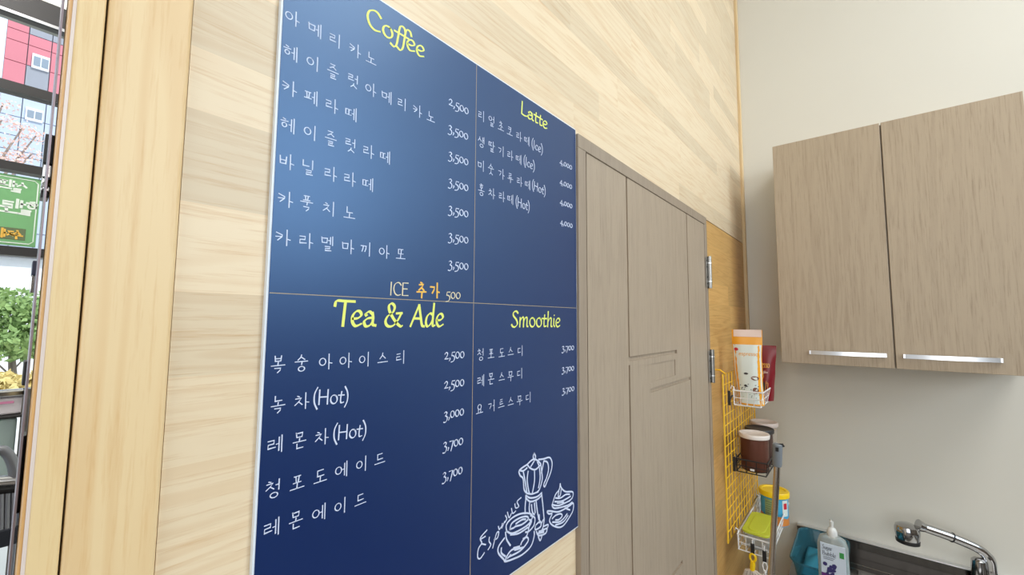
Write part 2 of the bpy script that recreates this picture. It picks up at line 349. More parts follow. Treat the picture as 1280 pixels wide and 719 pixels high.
C_, L_ = 'C', 'L'
def O(cx, cy, rx, ry): return (L_, ell(cx, cy, rx, ry))
LAT = {
 'C': (.58, [(C_, [(.54, .60), (.42, .73), (.28, .74), (.12, .62), (.06, .38), (.14, .12), (.32, .0), (.52, .05)])]),
 'o': (.47, [O(.23, .225, .18, .225)]),
 'f': (.25, [(C_, [(.46, .62), (.42, .76), (.32, .80), (.23, .70), (.18, .36), (.12, -.06), (.02, -.22), (-.12, -.16)]), (L_, [(.02, .44), (.36, .44)])]),
 'e': (.41, [(C_, [(.07, .22), (.24, .24), (.35, .34), (.29, .45), (.17, .44), (.06, .30), (.06, .12), (.17, .0), (.36, .07)])]),
 'T': (.50, [(C_, [(-.02, .58), (.03, .73), (.25, .74), (.62, .74)]), (L_, [(.31, .74), (.25, 0)])]),
 'a': (.48, [(C_, [(.33, .38), (.22, .45), (.10, .38), (.12, .33)]), (C_, [(.33, .42), (.36, .25), (.35, .06), (.46, .02)]), (C_, [(.35, .26), (.18, .24), (.05, .14), (.10, .0), (.24, .02), (.35, .14)])]),
 '&': (.74, [(C_, [(.66, .44), (.52, .20), (.34, .02), (.14, .0), (.04, .14), (.12, .32), (.32, .46), (.38, .64), (.27, .74), (.16, .66), (.20, .46), (.42, .16), (.62, .0), (.70, .02)]), (L_, [(.46, .42), (.68, .44)])]),
 'A': (.62, [(L_, [(0, 0), (.36, .74)]), (C_, [(.36, .74), (.44, .3), (.50, .04), (.60, .0)]), (L_, [(.16, .27), (.45, .27)])]),
 'd': (.50, [(C_, [(.38, .40), (.24, .46), (.10, .34), (.05, .14), (.12, .0), (.26, .08), (.38, .28)]), (C_, [(.42, .82), (.37, .3), (.37, .03), (.47, .04)])]),
 'S': (.46, [(C_, [(.42, .66), (.32, .75), (.16, .70), (.13, .54), (.32, .34), (.38, .14), (.24, .0), (.10, .01), (.02, .10)])]),
 'm': (.68, [(L_, [(.10, .45), (.07, 0)]), (C_, [(.10, .28), (.22, .45), (.32, .42), (.31, 0)]), (C_, [(.33, .28), (.45, .45), (.55, .42), (.54, .06), (.62, .02)])]),
 't': (.33, [(C_, [(.18, .62), (.13, .25), (.15, .03), (.30, .05)]), (L_, [(.0, .43), (.33, .43)])]),
 'h': (.47, [(L_, [(.12, .80), (.07, 0)]), (C_, [(.10, .26), (.24, .45), (.35, .42), (.33, .06), (.42, .02)])]),
 'i': (.20, [(C_, [(.09, .44), (.07, .1), (.15, .02)]), (L_, [(.11, .60), (.13, .63)])]),
 'L': (.46, [(L_, [(.10, .76), (.06, .02)]), (C_, [(.06, .03), (.25, .0), (.44, .05)])]),
 'H': (.62, [(L_, [(.08, .75), (.06, 0)]), (L_, [(.52, .75), (.50, 0)]), (L_, [(.07, .38), (.51, .38)])]),
 'I': (.20, [(L_, [(.09, .75), (.07, 0)])]),
 'c': (.38, [(C_, [(.34, .38), (.22, .45), (.08, .32), (.07, .12), (.18, .0), (.34, .06)])]),
 'E': (.50, [(L_, [(.44, .74), (.08, .74), (.06, .0), (.45, .0)]), (L_, [(.07, .39), (.38, .39)])]),
 '(': (.25, [(C_, [(.22, .88), (.07, .55), (.07, .12), (.22, -.22)])]),
 ')': (.25, [(C_, [(.03, .88), (.18, .55), (.18, .12), (.03, -.22)])]),
 'u': (.46, [(C_, [(.08, .44), (.07, .12), (.18, .0), (.34, .16), (.38, .44)]), (L_, [(.38, .44), (.38, 0)])]),
 'g': (.46, [O(.2, .25, .16, .2), (C_, [(.36, .44), (.36, -.05), (.2, -.22), (.04, -.15)])]),
 'r': (.32, [(L_, [(.08, .44), (.07, 0)]), (C_, [(.08, .28), (.18, .43), (.3, .42)])]),
 'B': (.5, [(L_, [(.08, .74), (.07, 0)]), (C_, [(.08, .74), (.36, .70), (.30, .44), (.08, .40)]), (C_, [(.08, .40), (.42, .36), (.38, .04), (.07, .0)])]),
 'b': (.46, [(L_, [(.1, .78), (.07, .02)]), (C_, [(.08, .3), (.24, .45), (.38, .25), (.26, .0), (.08, .04)])]),
 'l': (.18, [(L_, [(.1, .78), (.08, 0)])]),
 'p': (.46, [(L_, [(.1, .44), (.06, -.25)]), (C_, [(.09, .3), (.24, .45), (.38, .25), (.26, .0), (.08, .04)])]),
 's': (.36, [(C_, [(.30, .38), (.18, .45), (.08, .36), (.26, .18), (.24, .02), (.04, .04)])]),
 '2': (.42, [(C_, [(.05, .34), (.16, .46), (.29, .40), (.25, .22), (.05, .01)]), (L_, [(.05, .02), (.37, .03)])]),
 '3': (.40, [(C_, [(.06, .40), (.18, .47), (.29, .37), (.15, .20)]), (C_, [(.15, .20), (.30, .12), (.30, -.08), (.16, -.22), (.0, -.20)])]),
 '5': (.40, [(L_, [(.36, .45), (.12, .44), (.09, .22)]), (C_, [(.09, .22), (.27, .18), (.34, .02), (.24, -.17), (.02, -.23)])]),
 '0': (.44, [O(.21, .22, .17, .22)]),
 '4': (.44, [(L_, [(.28, -.18), (.27, .46), (.02, .07), (.42, .07)])]),
 '7': (.38, [(L_, [(.02, .43), (.35, .43), (.13, -.22)])]),
 ',': (.17, [(C_, [(.08, .06), (.10, -.02), (.03, -.13)])]),
 '.': (.17, [(L_, [(.06, .02), (.09, .05)])]),
 ' ': (.30, []),
}
def latin(mb, s, p0, p1, h, w, to3d, mirror=False):
    """string between baseline points p0, p1 (2D plane coords); h = size of 1 unit"""
    tot = sum(LAT[c][0] for c in s); dx, dz = p1[0]-p0[0], p1[1]-p0[1]
    sx = math.hypot(dx, dz)/tot; ux, uz = dx/(sx*tot), dz/(sx*tot)
    cur = 0
    for c in s:
        adv, st = LAT[c]
        for k, P in st:
            Q = catmull(P) if k == C_ else P
            R = []
            for x, y in Q:
                X = (cur+x)*sx; R.append((p0[0]+ux*X, p0[1]+uz*X+y*h))
            ribbon(mb, R, w, to3d, (math.radians(35), 0.42))
        cur += adv

CH = 'ㄱㄲㄴㄷㄸㄹㅁㅂㅃㅅㅆㅇㅈㅉㅊㅋㅌㅍㅎ'; JU = 'ㅏㅐㅑㅒㅓㅔㅕㅖㅗㅘㅙㅚㅛㅜㅝㅞㅟㅠㅡㅢㅣ'
JO = ['', 'ㄱ', 'ㄲ', 'ㄳ', 'ㄴ', 'ㄵ', 'ㄶ', 'ㄷ', 'ㄹ', 'ㄺ', 'ㄻ', 'ㄼ', 'ㄽ', 'ㄾ', 'ㄿ', 'ㅀ', 'ㅁ', 'ㅂ', 'ㅄ', 'ㅅ', 'ㅆ', 'ㅇ', 'ㅈ', 'ㅊ', 'ㅋ', 'ㅌ', 'ㅍ', 'ㅎ']
JAMO = {
 'ㄱ': [[(0, .85), (.85, .85), (.75, .45), (.4, .02)]],
 'ㄴ': [[(.1, 1), (.1, .12), (1, .18)]],
 'ㄷ': [[(.9, .92), (.1, .88), (.1, .1), (1, .16)]],
 'ㄹ': [[(.05, .92), (.82, .95), (.78, .55), (.1, .5), (.08, .05), (1, .12)]],
 'ㅁ': [[(.02, .95), (.12, .1), (.85, .12), (.92, .85), (.05, .8)]],
 'ㅂ': [[(.08, 1), (.14, .05), (.85, .08), (.92, 1)], [(.1, .5), (.9, .52)]],
 'ㅅ': [[(.5, 1), (.4, .55), (.0, .05)], [(.45, .6), (1, .1)]],
 'ㅇ': [ell(.5, .45, .46, .46)],
 'ㅈ': [[(.05, .92), (.85, .92), (.5, .45), (.0, .02)], [(.5, .45), (1, .05)]],
 'ㅊ': [[(.3, 1.12), (.6, 1.0)], [(.05, .78), (.85, .82), (.5, .4), (.0, .0)], [(.5, .4), (1, .0)]],
 'ㅋ': [[(.05, .98), (.85, .72), (.8, .5), (.25, .0)], [(0, .45), (.8, .52)]],
 'ㅌ': [[(.85, .98), (.15, .9)], [(.8, .55), (.12, .5), (.1, .05), (1, .12)]],
 'ㅍ': [[(.08, .92), (.92, .96)], [(.3, .9), (.38, .15)], [(.72, .92), (.62, .15)], [(0, .08), (1, .14)]],
 'ㅎ': [[(.3, 1.12), (.65, 1.02)], [(.02, .76), (.98, .84)], ell(.5, .28, .3, .28)],
}
JAMO['ㄸ'] = [[(x*.48, y) for x, y in JAMO['ㄷ'][0]], [(.52+x*.48, y) for x, y in JAMO['ㄷ'][0]]]
JAMO['ㄲ'] = [[(x*.5, y) for x, y in JAMO['ㄱ'][0]], [(.5+x*.5, y) for x, y in JAMO['ㄱ'][0]]]
VW = {'ㅣ': [[(.5, 1), (.5, 0)]], 'ㅏ': [[(.35, 1), (.38, 0)], [(.38, .42), (1.05, .38)]], 'ㅓ': [[(.7, 1), (.7, 0)], [(.1, .5), (.7, .52)]],
      'ㅔ': [[(.35, .9), (.36, .1)], [(.85, 1), (.88, 0)], [(-.15, .5), (.35, .52)]], 'ㅖ': [[(.35, .9), (.36, .1)], [(.85, 1), (.88, 0)], [(-.15, .62), (.35, .64)], [(-.15, .38), (.35, .4)]],
      'ㅐ': [[(.3, .9), (.3, .1)], [(.85, 1), (.88, 0)], [(.3, .5), (.85, .5)]],
      'ㅗ': [[(.5, 1), (.48, .25)], [(0, .12), (1, .22)]], 'ㅛ': [[(.32, 1), (.32, .25)], [(.68, 1), (.66, .25)], [(0, .12), (1, .22)]],
      'ㅡ': [[(0, .35), (1, .45)]], 'ㅜ': [[(0, .8), (1, .88)], [(.55, .84), (.52, .0)]]}
def syllable(ch):
    k = ord(ch)-0xAC00; c, v, f = CH[k//588], JU[(k % 588)//28], JO[k % 28]
    out = []
    K2 = [[(0, .92), (.88, .95), (.8, .05)], [(0, .5), (.84, .52)]]
    def put(st, x, y, w, h):
        if c == 'ㅋ' and v not in 'ㅏㅐㅓㅔㅖㅣ' and st is JAMO['ㅋ']: st = K2
        for P in st: out.append([(x+a*w, y+b*h) for a, b in P])
    if v in 'ㅏㅐㅓㅔㅖㅣ':
        if f: put(JAMO[c], .02, .50, .5, .42); put(VW[v], .60, .40, .34, .62); put(JAMO[f], .28, .0, .52, .32)
        else: put(JAMO[c], .0, .28, .52, .5); put(VW[v], .62, .0, .36, 1.0)
    else:
        if f: put(JAMO[c], .24, .68, .5, .34); put(VW[v], .05, .40, .9, .24); put(JAMO[f], .28, .0, .48, .32)
        else: put(JAMO[c], .22, .44, .54, .46); put(VW[v], .02, .08 if v != 'ㅜ' else -.04, .96, .36 if v != 'ㅜ' else .46)
    return out
def hangul(mb, s, centers, gw, gh, w, to3d, flip=1):
    for ch, (cx, cz) in zip(s, centers):
        for P in syllable(ch):
            R = [(cx+flip*(x-.5)*gw, cz+(y-.5)*gh) for x, y in P]
            ribbon(mb, R, w, to3d, (math.radians(20), 0.72))

# ------------------------------------------------------------------ menu board
BX0, BX1, BZ0, BZ1 = 0.1672, 0.7745, 1.3395, 2.1805
menu = thing('menu_board', (BX0, 0, BZ0), 'large navy blue cafe menu board with handwritten style price lists, fixed on the pine wall', 'menu board')
box(BX0, BX1, -0.0060, 0.0, BZ0, BZ1).build('board_panel', m_boardedge, menu)
face = box(BX0+0.0022, BX1-0.0018, -0.0066, -0.0060, BZ0+0.0022, BZ1-0.0022).build('printed_face', m_navy, menu)
YI = -0.0068
_k = [0]
def t3(x, z): return Vector((x, YI-0.000012*(_k[0] % 9), z))
def B(px, py): p = onY(px, py, YI); return (p.x, p.z)
dv = MB().box(0.4648, 0.4656, YI, -0.0066, BZ0+0.003, BZ1-0.003).box(BX0+0.003, BX1-0.003, YI, -0.0066, 1.7866, 1.7874)
dv.build('divider_line', m_line, menu)

def menu_line(s, px_first, px_last, paren=None, xs=None, gw=0.0148, gh=0.0170, mat=None, name='menu_item'):
    a, b = B(*px_first), B(*px_last); n = len(s)
    if xs: ts = [(x-xs[0])/(xs[-1]-xs[0]) for x in xs]
    else: ts = None
    cs = []
    for i in range(n):
        if ts: px = px_first[0]+(px_last[0]-px_first[0])*ts[i]; py = px_first[1]+(px_last[1]-px_first[1])*ts[i]; cs.append(B(px, py))
        else: t = i/max(n-1, 1); cs.append((a[0]+(b[0]-a[0])*t, a[1]+(b[1]-a[1])*t))
    mb = MB(); hangul(mb, s, cs, gw, gh, 0.00122, t3)
    if paren:
        txt, p0, p1, hh = paren; latin(mb, txt, B(*p0), B(*p1), hh, 0.0018, t3)
    mb.build(name, mat or m_ink, menu)
W1 = 0.0150
menu_line('아메리카노', (365.6, 21.7), (464, 72.9), xs=[128, 230, 322, 410, 482])
menu_line('헤이즐럿아메리카노', (363.4, 65.3), (538.6, 146), xs=[120, 222, 310, 402, 480, 552, 622, 690, 750])
menu_line('카페라떼', (362, 109.8), (439, 141.8), xs=[115, 212, 305, 392])
menu_line('헤이즐럿라떼', (359.8, 155.7), (481.6, 196), xs=[107, 210, 300, 390, 470, 545])
menu_line('바닐라라떼', (358.4, 201.7), (460, 230), xs=[85, 168, 250, 322, 390])
menu_line('카푹치노', (357, 249), (437, 266), xs=[75, 155, 242, 318])
menu_line('카라멜마끼아또', (354, 296.8), (501, 317.5), xs=[72, 158, 238, 315, 383, 450, 512])
def price(s, cx, cy, wpx, hh=0.0165, wd=0.0019):
    mb = MB(); latin(mb, s, B(cx-wpx/2, cy+(3 if cx < 600 else 2)), None or (B(cx+wpx/2, cy)[0], B(cx-wpx/2, cy+(3 if cx < 600 else 2))[1]), hh, wd, t3)
    mb.build('price', m_ink, menu)
def price2(s, cx, cy, wpx, hh=0.0165, wd=0.0019):
    x0 = B(cx-wpx/2, cy)[0]; x1 = B(cx+wpx/2, cy)[0]; z = B(cx, cy)[1]-0.0035
    mb = MB(); latin(mb, s, (x0, z), (x1, z), hh, wd, t3); mb.build('price', m_ink, menu)
for s, cx, cy in [('2,500', 573.3, 134.3), ('3,500', 572.8, 166.8), ('3,500', 573, 199.4), ('3,500', 573, 232.4), ('3,500', 573, 265.8), ('3,500', 573, 299.2), ('3,500', 573, 333.0),
                  ('2,500', 568, 445.3), ('2,500', 567.8, 481), ('3,000', 567.4, 518.4), ('3,700', 566.4, 555.8), ('3,700', 565.6, 593)]:
    price2(s, cx, cy, 25.5, 0.021)
for s, cx, cy in [('4,000', 707.4, 206.4), ('4,000', 707.4, 231), ('4,000', 707.7, 255.6), ('4,000', 708, 280.6), ('3,700', 710, 435.8), ('3,700', 710, 461.9), ('3,700', 710.3, 487.7)]:
    price2(s, cx, cy, 15.5, 0.0185, 0.0022)
mb = MB(); latin(mb, 'ICE', B(487, 369), B(511, 369.6), 0.0225, 0.0018, t3); mb.build('extra_note', m_cream, menu)
mb = MB(); hangul(mb, '추가', [B(527, 362), B(543.6, 363)], 0.0165, 0.0215, 0.0026, t3); mb.build('extra_note', m_orange, menu)
mb = MB(); latin(mb, '500', B(557, 373), B(576, 373.6), 0.021, 0.0018, t3); mb.build('extra_note', m_cream, menu)
menu_line('복숭아아이스티', (347.7, 455.8), (501, 446.6), xs=[105, 215, 330, 425, 515, 600, 685])
menu_line('녹차', (347.7, 506), (377.6, 501.5), ('(Hot)', (391, 506.5), (435.5, 503.5), 0.0215))
menu_line('레몬차', (344, 555.8), (402.5, 546.3), ('(Hot)', (416, 551), (458, 545), 0.0215))
menu_line('청포도에이드', (342, 611.5), (475, 574), xs=[122, 235, 345, 445, 543, 628])
menu_line('레몬에이드', (339.7, 660), (450.7, 625), xs=[113, 228, 338, 442, 535])
K = dict(gw=0.0155, gh=0.0180)
menu_line('리얼초코라떼', (602, 144.5), (658.7, 175.7), ('(Ice)', (664.5, 183.5), (678.5, 192.5), 0.0215), xs=[62, 108, 150, 190, 232, 268], **K)
menu_line('생딸기라떼', (601.7, 177.4), (648.4, 198.8), ('(Ice)', (654.5, 205), (668.5, 213.5), 0.0215), xs=[60, 107, 150, 190, 228], **K)
menu_line('미숫가루라떼', (601.7, 207), (659.6, 230.8), ('(Hot)', (665, 235.5), (682, 244.5), 0.0215), xs=[60, 103, 150, 190, 232, 268], **K)
menu_line('홍차라떼', (601.7, 237.7), (638, 248.9), ('(Hot)', (644.5, 256.5), (662, 264), 0.0215), xs=[60, 107, 152, 190], **K)
menu_line('청포도스디', (601, 443.4), (650.6, 438.5), xs=[72, 130, 190, 240, 295], **K)
menu_line('레몬스무디', (601, 476), (650, 467), xs=[72, 130, 190, 240, 293], **K)
menu_line('요거트스무디', (599.5, 511), (660.7, 497), xs=[65, 133, 187, 240, 290, 340], **K)
for s, p0, p1, hh, wd in [('Coffee', (457, 31), (531, 73.5), 0.0345, 0.0036), ('Tea & Ade', (418.5, 407.5), (555, 408.2), 0.0395, 0.0041),
                      ('Latte', (651, 141.8), (684.5, 162.2), 0.0325, 0.0036), ('Smoothie', (639, 408.7), (700.5, 408.6), 0.0365, 0.0038)]:
    mb = MB(); latin(mb, s, B(*p0), B(*p1), hh, wd, t3); mb.build('heading', m_yel, menu)
# chalk drawing: moka pot, coffee cup and dessert cup, lettering Espresso   (traced in a x4.79 crop at 590,560)
def art(polys, name, w=0.0030, k=True):
    mb = MB()
    for P in polys:
        Q = [B(590+x/4.79, 560+y/4.79) for x, y in P]
        ribbon(mb, catmull(Q, k=5) if k and len(Q) > 2 else Q, w, t3)
    mb.build(name, m_ink, menu)
art([[(372, 32), (366, 55), (376, 72), (380, 50), (372, 32)], [(330, 100), (352, 78), (372, 68), (395, 78), (412, 98)], [(330, 100), (350, 122), (380, 130), (412, 100)],
     [(352, 112), (372, 80)], [(392, 84), (400, 104)],
     [(330, 100), (284, 134), (288, 165), (306, 185), (312, 250), (330, 272)], [(284, 134), (306, 138), (330, 120)], [(306, 138), (318, 200), (328, 268)],
     [(412, 100), (418, 150), (420, 190), (405, 245), (390, 265)], [(330, 272), (360, 276), (398, 262)], [(336, 140), (330, 190), (336, 240), (342, 268)], [(374, 135), (374, 200), (362, 268)], [(404, 120), (408, 180), (398, 240)],
     [(398, 70), (430, 66), (465, 58), (480, 95), (470, 150), (452, 195), (436, 232), (430, 218), (446, 180), (458, 130), (452, 88), (430, 78)], [(430, 78), (416, 150)],
     [(322, 285), (350, 300), (390, 292), (418, 268)], [(322, 300), (350, 322), (392, 308), (416, 285)], [(322, 285), (322, 310)],
     [(322, 310), (318, 350), (318, 395)], [(346, 322), (342, 360), (346, 392)], [(384, 320), (390, 370), (400, 430)], [(416, 270), (424, 340), (432, 430)], [(356, 340), (362, 385), (374, 400)], [(374, 330), (378, 390)]], 'moka_pot_drawing')
art([[(208, 500), (206, 460), (240, 420), (290, 395), (340, 392), (362, 410), (340, 455), (290, 490), (240, 512), (208, 500)],
     [(226, 488), (240, 450), (290, 418), (330, 412), (334, 430), (300, 458), (262, 470), (248, 480), (226, 488)], [(262, 455), (300, 430), (322, 428)],
     [(200, 505), (208, 550), (230, 585)], [(345, 450), (330, 520), (300, 560), (292, 580)], [(350, 405), (376, 420), (370, 465), (340, 500), (320, 505)], [(342, 430), (356, 440), (340, 475), (328, 478)],
     [(230, 520), (280, 512), (330, 480)],
     [(195, 540), (160, 590), (158, 630), (190, 668), (200, 680), (240, 668), (300, 640), (352, 590), (372, 530), (372, 500)], [(176, 600), (176, 630), (200, 650)], [(200, 680), (208, 650), (240, 610), (290, 600), (310, 595)],
     [(222, 652), (290, 615), (335, 560), (330, 535), (305, 545)], [(248, 600), (285, 590)], [(255, 612), (295, 600)], [(212, 662), (232, 640)]], 'coffee_cup_drawing')
art([[(380, 465), (408, 440), (412, 470), (380, 490), (380, 465)], [(412, 460), (432, 425), (424, 480), (412, 500)], [(430, 470), (455, 460), (450, 480), (425, 490)], [(385, 500), (400, 525), (440, 512), (450, 485)], [(396, 530), (408, 555), (418, 530)], [(400, 500), (430, 495)], [(395, 512), (430, 505)], [(405, 450), (402, 400)]], 'spoon_drawing')
art([[(528, 215), (522, 250), (500, 280), (485, 325), (478, 345)], [(528, 215), (535, 240), (560, 262), (602, 264), (602, 295), (582, 320)], [(520, 262), (516, 290), (528, 285), (534, 250)], [(500, 300), (530, 300), (560, 280), (585, 278)], [(495, 322), (540, 318), (590, 290)],
     [(480, 340), (520, 345), (580, 318), (600, 300)], [(480, 350), (500, 362), (570, 345), (600, 325)], [(470, 378), (450, 380), (460, 395), (480, 392)], [(470, 378), (520, 382), (580, 350), (606, 332), (604, 375), (580, 420), (550, 462), (520, 476), (480, 462), (464, 435), (478, 400)],
     [(480, 425), (500, 405), (530, 395), (540, 408), (520, 430), (500, 432)], [(482, 445), (530, 440), (570, 395)], [(500, 462), (545, 445), (575, 405)], [(556, 360), (586, 372)], [(510, 330), (550, 326)]], 'dessert_cup_drawing')
art([[(90, 492), (50, 540), (58, 570), (38, 605), (34, 655), (50, 662), (74, 628)], [(50, 548), (80, 530)], [(60, 575), (82, 580)],
     [(104, 535), (102, 560), (112, 580), (96, 610)], [(124, 600), (146, 515), (160, 505), (152, 540), (132, 550)], [(158, 470), (164, 488), (180, 465)], [(182, 452), (178, 480), (196, 440)], [(200, 405), (208, 425), (196, 448)], [(212, 385), (222, 418), (236, 392)], [(236, 362), (244, 392), (262, 378)], [(256, 335), (262, 360), (280, 350), (270, 322), (294, 298)]], 'espresso_lettering', 0.0022)

# ------------------------------------------------------------------ wall cabinet
CX = 2.18
cab = thing('wall_cabinet', (2.33, -0.55, 1.585), 'taupe oak double door wall cabinet hanging on the white wall', 'cabinet')
box(CX+0.018, XC-0.001, -0.918, -0.186, 1.588, 2.552).build('body', m_cab, cab)
d1 = box(CX, CX+0.0178, -0.549, -0.183, 1.585, 2.555).build('door', m_cab, cab, bevel=0.001)
d2 = box(CX, CX+0.0178, -0.921, -0.554, 1.585, 2.555).build('door', m_cab, cab, bevel=0.001)
def pull(y0, y1, zc, parent):
    mb = MB(); n = 14; outer = []; 
    for i in range(n+1):
        t = i/n; y = y0+(y1-y0)*t; b = 0.012+0.014*math.sin(math.pi*t); outer.append((y, b))
    vs = []; fs = []
    for y, b in outer:
        for dx, dz in ((0, -.0078), (0, .0078), (.004, .0078), (.004, -.0078)): vs.append((CX-b+dx, y, zc+dz))
    for i in range(n):
        for j in range(4): fs.append((i*4+j, i*4+(j+1) % 4, (i+1)*4+(j+1) % 4, (i+1)*4+j))
    fs += [(0, 1, 2, 3), (n*4+3, n*4+2, n*4+1, n*4)]
    mb.add(vs, fs, True)
    for y in (y0+0.004, y1-0.004): mb.box(CX-0.013, CX, y-0.003, y+0.003, zc-0.007, zc+0.007)
    mb.build('handle', m_alu, parent)
pull(-0.528, -0.284, 1.634, d1); pull(-0.823, -0.574, 1.634, d2)

# ------------------------------------------------------------------ yellow grid rack on the wall
GY = -0.04; GX0, GX1, GZ0, GZ1 = 1.777, 2.345, 0.936, 1.556
rack = thing('wire_grid_rack', (GX0, GY, GZ0), 'yellow wire grid panel hanging upright on the pine wall beside the door', 'rack')
MB().tube([(GX0, GY, GZ0), (GX1, GY, GZ0), (GX1, GY, GZ1), (GX0, GY, GZ1)], 0.0032, 8, closed=True).build('frame', m_ywire, rack)
for i in range(1, 12):
    x = GX0+(GX1-GX0)*i/12; MB().tube([(x, GY, GZ0), (x, GY, GZ1)], 0.0017, 6).build('wire', m_ywire, rack)
for j in range(1, 16):
    z = GZ0+(GZ1-GZ0)*j/16; MB().tube([(GX0, GY-.002, z), (GX1, GY-.002, z)], 0.0017, 6).build('wire', m_ywire, rack)
for x in (GX0+0.05, GX1-0.05):
    MB().tube([(x, GY, GZ1-0.003), (x, -0.02, GZ1+0.012), (x, 0.0, GZ1+0.012)], 0.003, 8).build('wall_hook', m_ywire, rack)

def wire_basket(label, x0, x1, y0, y1, zb, zt, inset, mat, group, nx=6, ny=4, r=0.0016):
    """hung on the grid: y0 (grid side) > y1 (room side)"""
    t = thing('wire_basket', ((x0+x1)/2, y0, zb), label, 'basket', group)
    i = inset
    top = [(x0, y0, zt), (x1, y0, zt), (x1, y1, zt), (x0, y1, zt)]; bot = [(x0+i, y0, zb), (x1-i, y0, zb), (x1-i, y1+i, zb), (x0+i, y1+i, zb)]
    MB().tube(top, r*1.7, 8, closed=True).build('rim', mat, t)
    MB().tube(bot, r*1.4, 8, closed=True).build('bottom_frame', mat, t)
    mid = [tuple((a+b)/2 for a, b in zip(p, q)) for p, q in zip(top, bot)]
    MB().tube(mid, r, 6, closed=True).build('middle_wire', mat, t)
    lerp = lambda a, b, s: tuple(u+(v-u)*s for u, v in zip(a, b))
    for k in range(nx+1):
        s = k/nx; MB().tube([lerp(top[3], top[2], s), lerp(bot[3], bot[2], s), lerp(bot[0], bot[1], s), lerp(top[0], top[1], s)], r, 6).build('cross_wire', mat, t)
    for k in range(1, ny):
        s = k/ny; MB().tube([lerp(top[0], top[3], s), lerp(bot[0], bot[3], s), lerp(bot[1], bot[2], s), lerp(top[1], top[2], s)], r, 6).build('long_wire', mat, t)
    for x in (x0+0.012, x1-0.03):
        MB().tube([(x, y0, zb), (x, y0, zt+0.012), (x, y0+0.008, zt+0.016), (x, y0+0.012, zt+0.004)], r*1.5, 8).build('hook', mat, t)
    return t
BG = 'wire baskets hooked on the yellow grid'
b1 = wire_basket('white wire basket highest on the yellow grid, holding two coffee pouches', 1.903, 2.15, -0.047, -0.152, 1.424, 1.483, 0.012, m_wwire, BG, 6, 4)
b2 = wire_basket('black wire basket midway on the yellow grid, holding lidded canisters', 1.909, 2.26, -0.047, -0.156, 1.163, 1.213, 0.006, m_bwire, BG, 7, 3)
b3 = wire_basket('white wire basket lowest on the yellow grid, holding a tin and a lime lidded box', 1.893, 2.36, -0.047, -0.162, 0.868, 0.928, 0.008, m_wwire, BG, 9, 4)
tag = MB().box(1.9065, 1.9085, -0.112, -0.097, 1.176, 1.184); tag.build('white_tag', m_wwire, b2, bevel=0.001)
# black clamps that hold the baskets on the grid
def clamp(x, z, label):
    t = thing('grid_clamp', (x, GY-0.008, z), label, 'clamp', 'black clamps on the grid')
    MB().box(x-0.004, x+0.004, GY-0.013, GY-0.004, z-0.028, z+0.028).build('bar', m_black, t, bevel=0.0015)
    MB().tube([(x, GY-0.01, z-0.004), (x+0.045, GY-0.010, z+0.004)], 0.0035, 8).build('arm', m_black, t)
clamp(1.83, 1.462, 'small black clamp left of the highest white basket'); clamp(1.875, 1.20, 'small black clamp at the left end of the black basket')

# coffee pouches in the upper basket
def pouch(name, label, x, yc, zb, H, wb, wt, th, lean, mat, bend=0.0, seal=None):
    """flat stand-up bag facing -X; returns (thing, point function)"""
    t = thing(name, (x, yc, zb), label, 'bag')
    n, m = 14, 10
    def P(s, u, side):           # s 0..1 up, u -1..1 across, side -1 front, +1 back
        w_ = (wb+(wt-wb)*s)/2*(1+0.015*math.sin(s*17))
        d = th/2*(1-s**2.2)*(1-u**4)+0.0012
        x_ = x+lean[0]*s+side*d+0.004*math.sin(3*s+u*2)*s
        y_ = yc+lean[1]*s+bend*math.sin(s*math.pi)+u*w_
        return Vector((x_, y_, zb+H*s))
    mb = MB(); vs = []; fs = []
    for i in range(n+1):
        for side in (-1, 1):
            us = [-1+2*j/m for j in range(m+1)]
            if side == 1: us = us[::-1]
            for u in us: vs.append(P(i/n, u, side))
    R = 2*(m+1)
    for i in range(n):
        for j in range(R): fs.append((i*R+j, i*R+(j+1) % R, (i+1)*R+(j+1) % R, (i+1)*R+j))
    fs += [tuple(range(R)), tuple(reversed(range(n*R, (n+1)*R)))]
    mb.add(vs, fs, True); mb.build('pouch', mat, t)
    return t, P
def patch(P, s0, s1, u0, u1, name, mat, t, off=0.0008, ns=8, nu=6):
    mb = MB(); vs = []; fs = []
    for i in range(ns+1):
        for j in range(nu+1):
            p = P(s0+(s1-s0)*i/ns, u0+(u1-u0)*j/nu, -1); vs.append(p+Vector((-off, 0, 0)))
    for i in range(ns):
        for j in range(nu):
            a = i*(nu+1)+j; fs.append((a, a+1, a+nu+2, a+nu+1))
    mb.add(vs, fs, True); return mb.build(name, mat, t)
m_bagw = noisy('pale_mint_bag_print', srgb(222, 230, 224), 0.35, amt=0.03)
m_bago = noisy('orange_bag_print', srgb(240, 166, 44), 0.35, amt=0.04)
m_bagp = noisy('pinkish_bag_seal', srgb(232, 208, 196), 0.4, amt=0.04)
m_bagm = noisy('maroon_bag', srgb(122, 22, 32), 0.32, amt=0.08)
m_red = noisy('red_print', srgb(206, 40, 60), 0.4); m_brown = noisy('brown_print', srgb(120, 74, 56), 0.45); m_dk = noisy('dark_print', srgb(60, 56, 54), 0.45)
m_gold = noisy('gold_print', srgb(220, 160, 70), 0.4)
t, P = pouch('coffee_pouch', 'tall white coffee bag with orange band, leaning in the highest white basket', 1.945, -0.104, 1.428, 0.30, 0.092, 0.110, 0.05, (-0.02, 0.004), m_bago, 0.004)
patch(P, 0.02, 0.80, -0.96, 0.93, 'front_panel', m_bagw, t)
patch(P, 0.905, 1.0, -0.96, 0.88, 'top_seal', m_bagp, t)
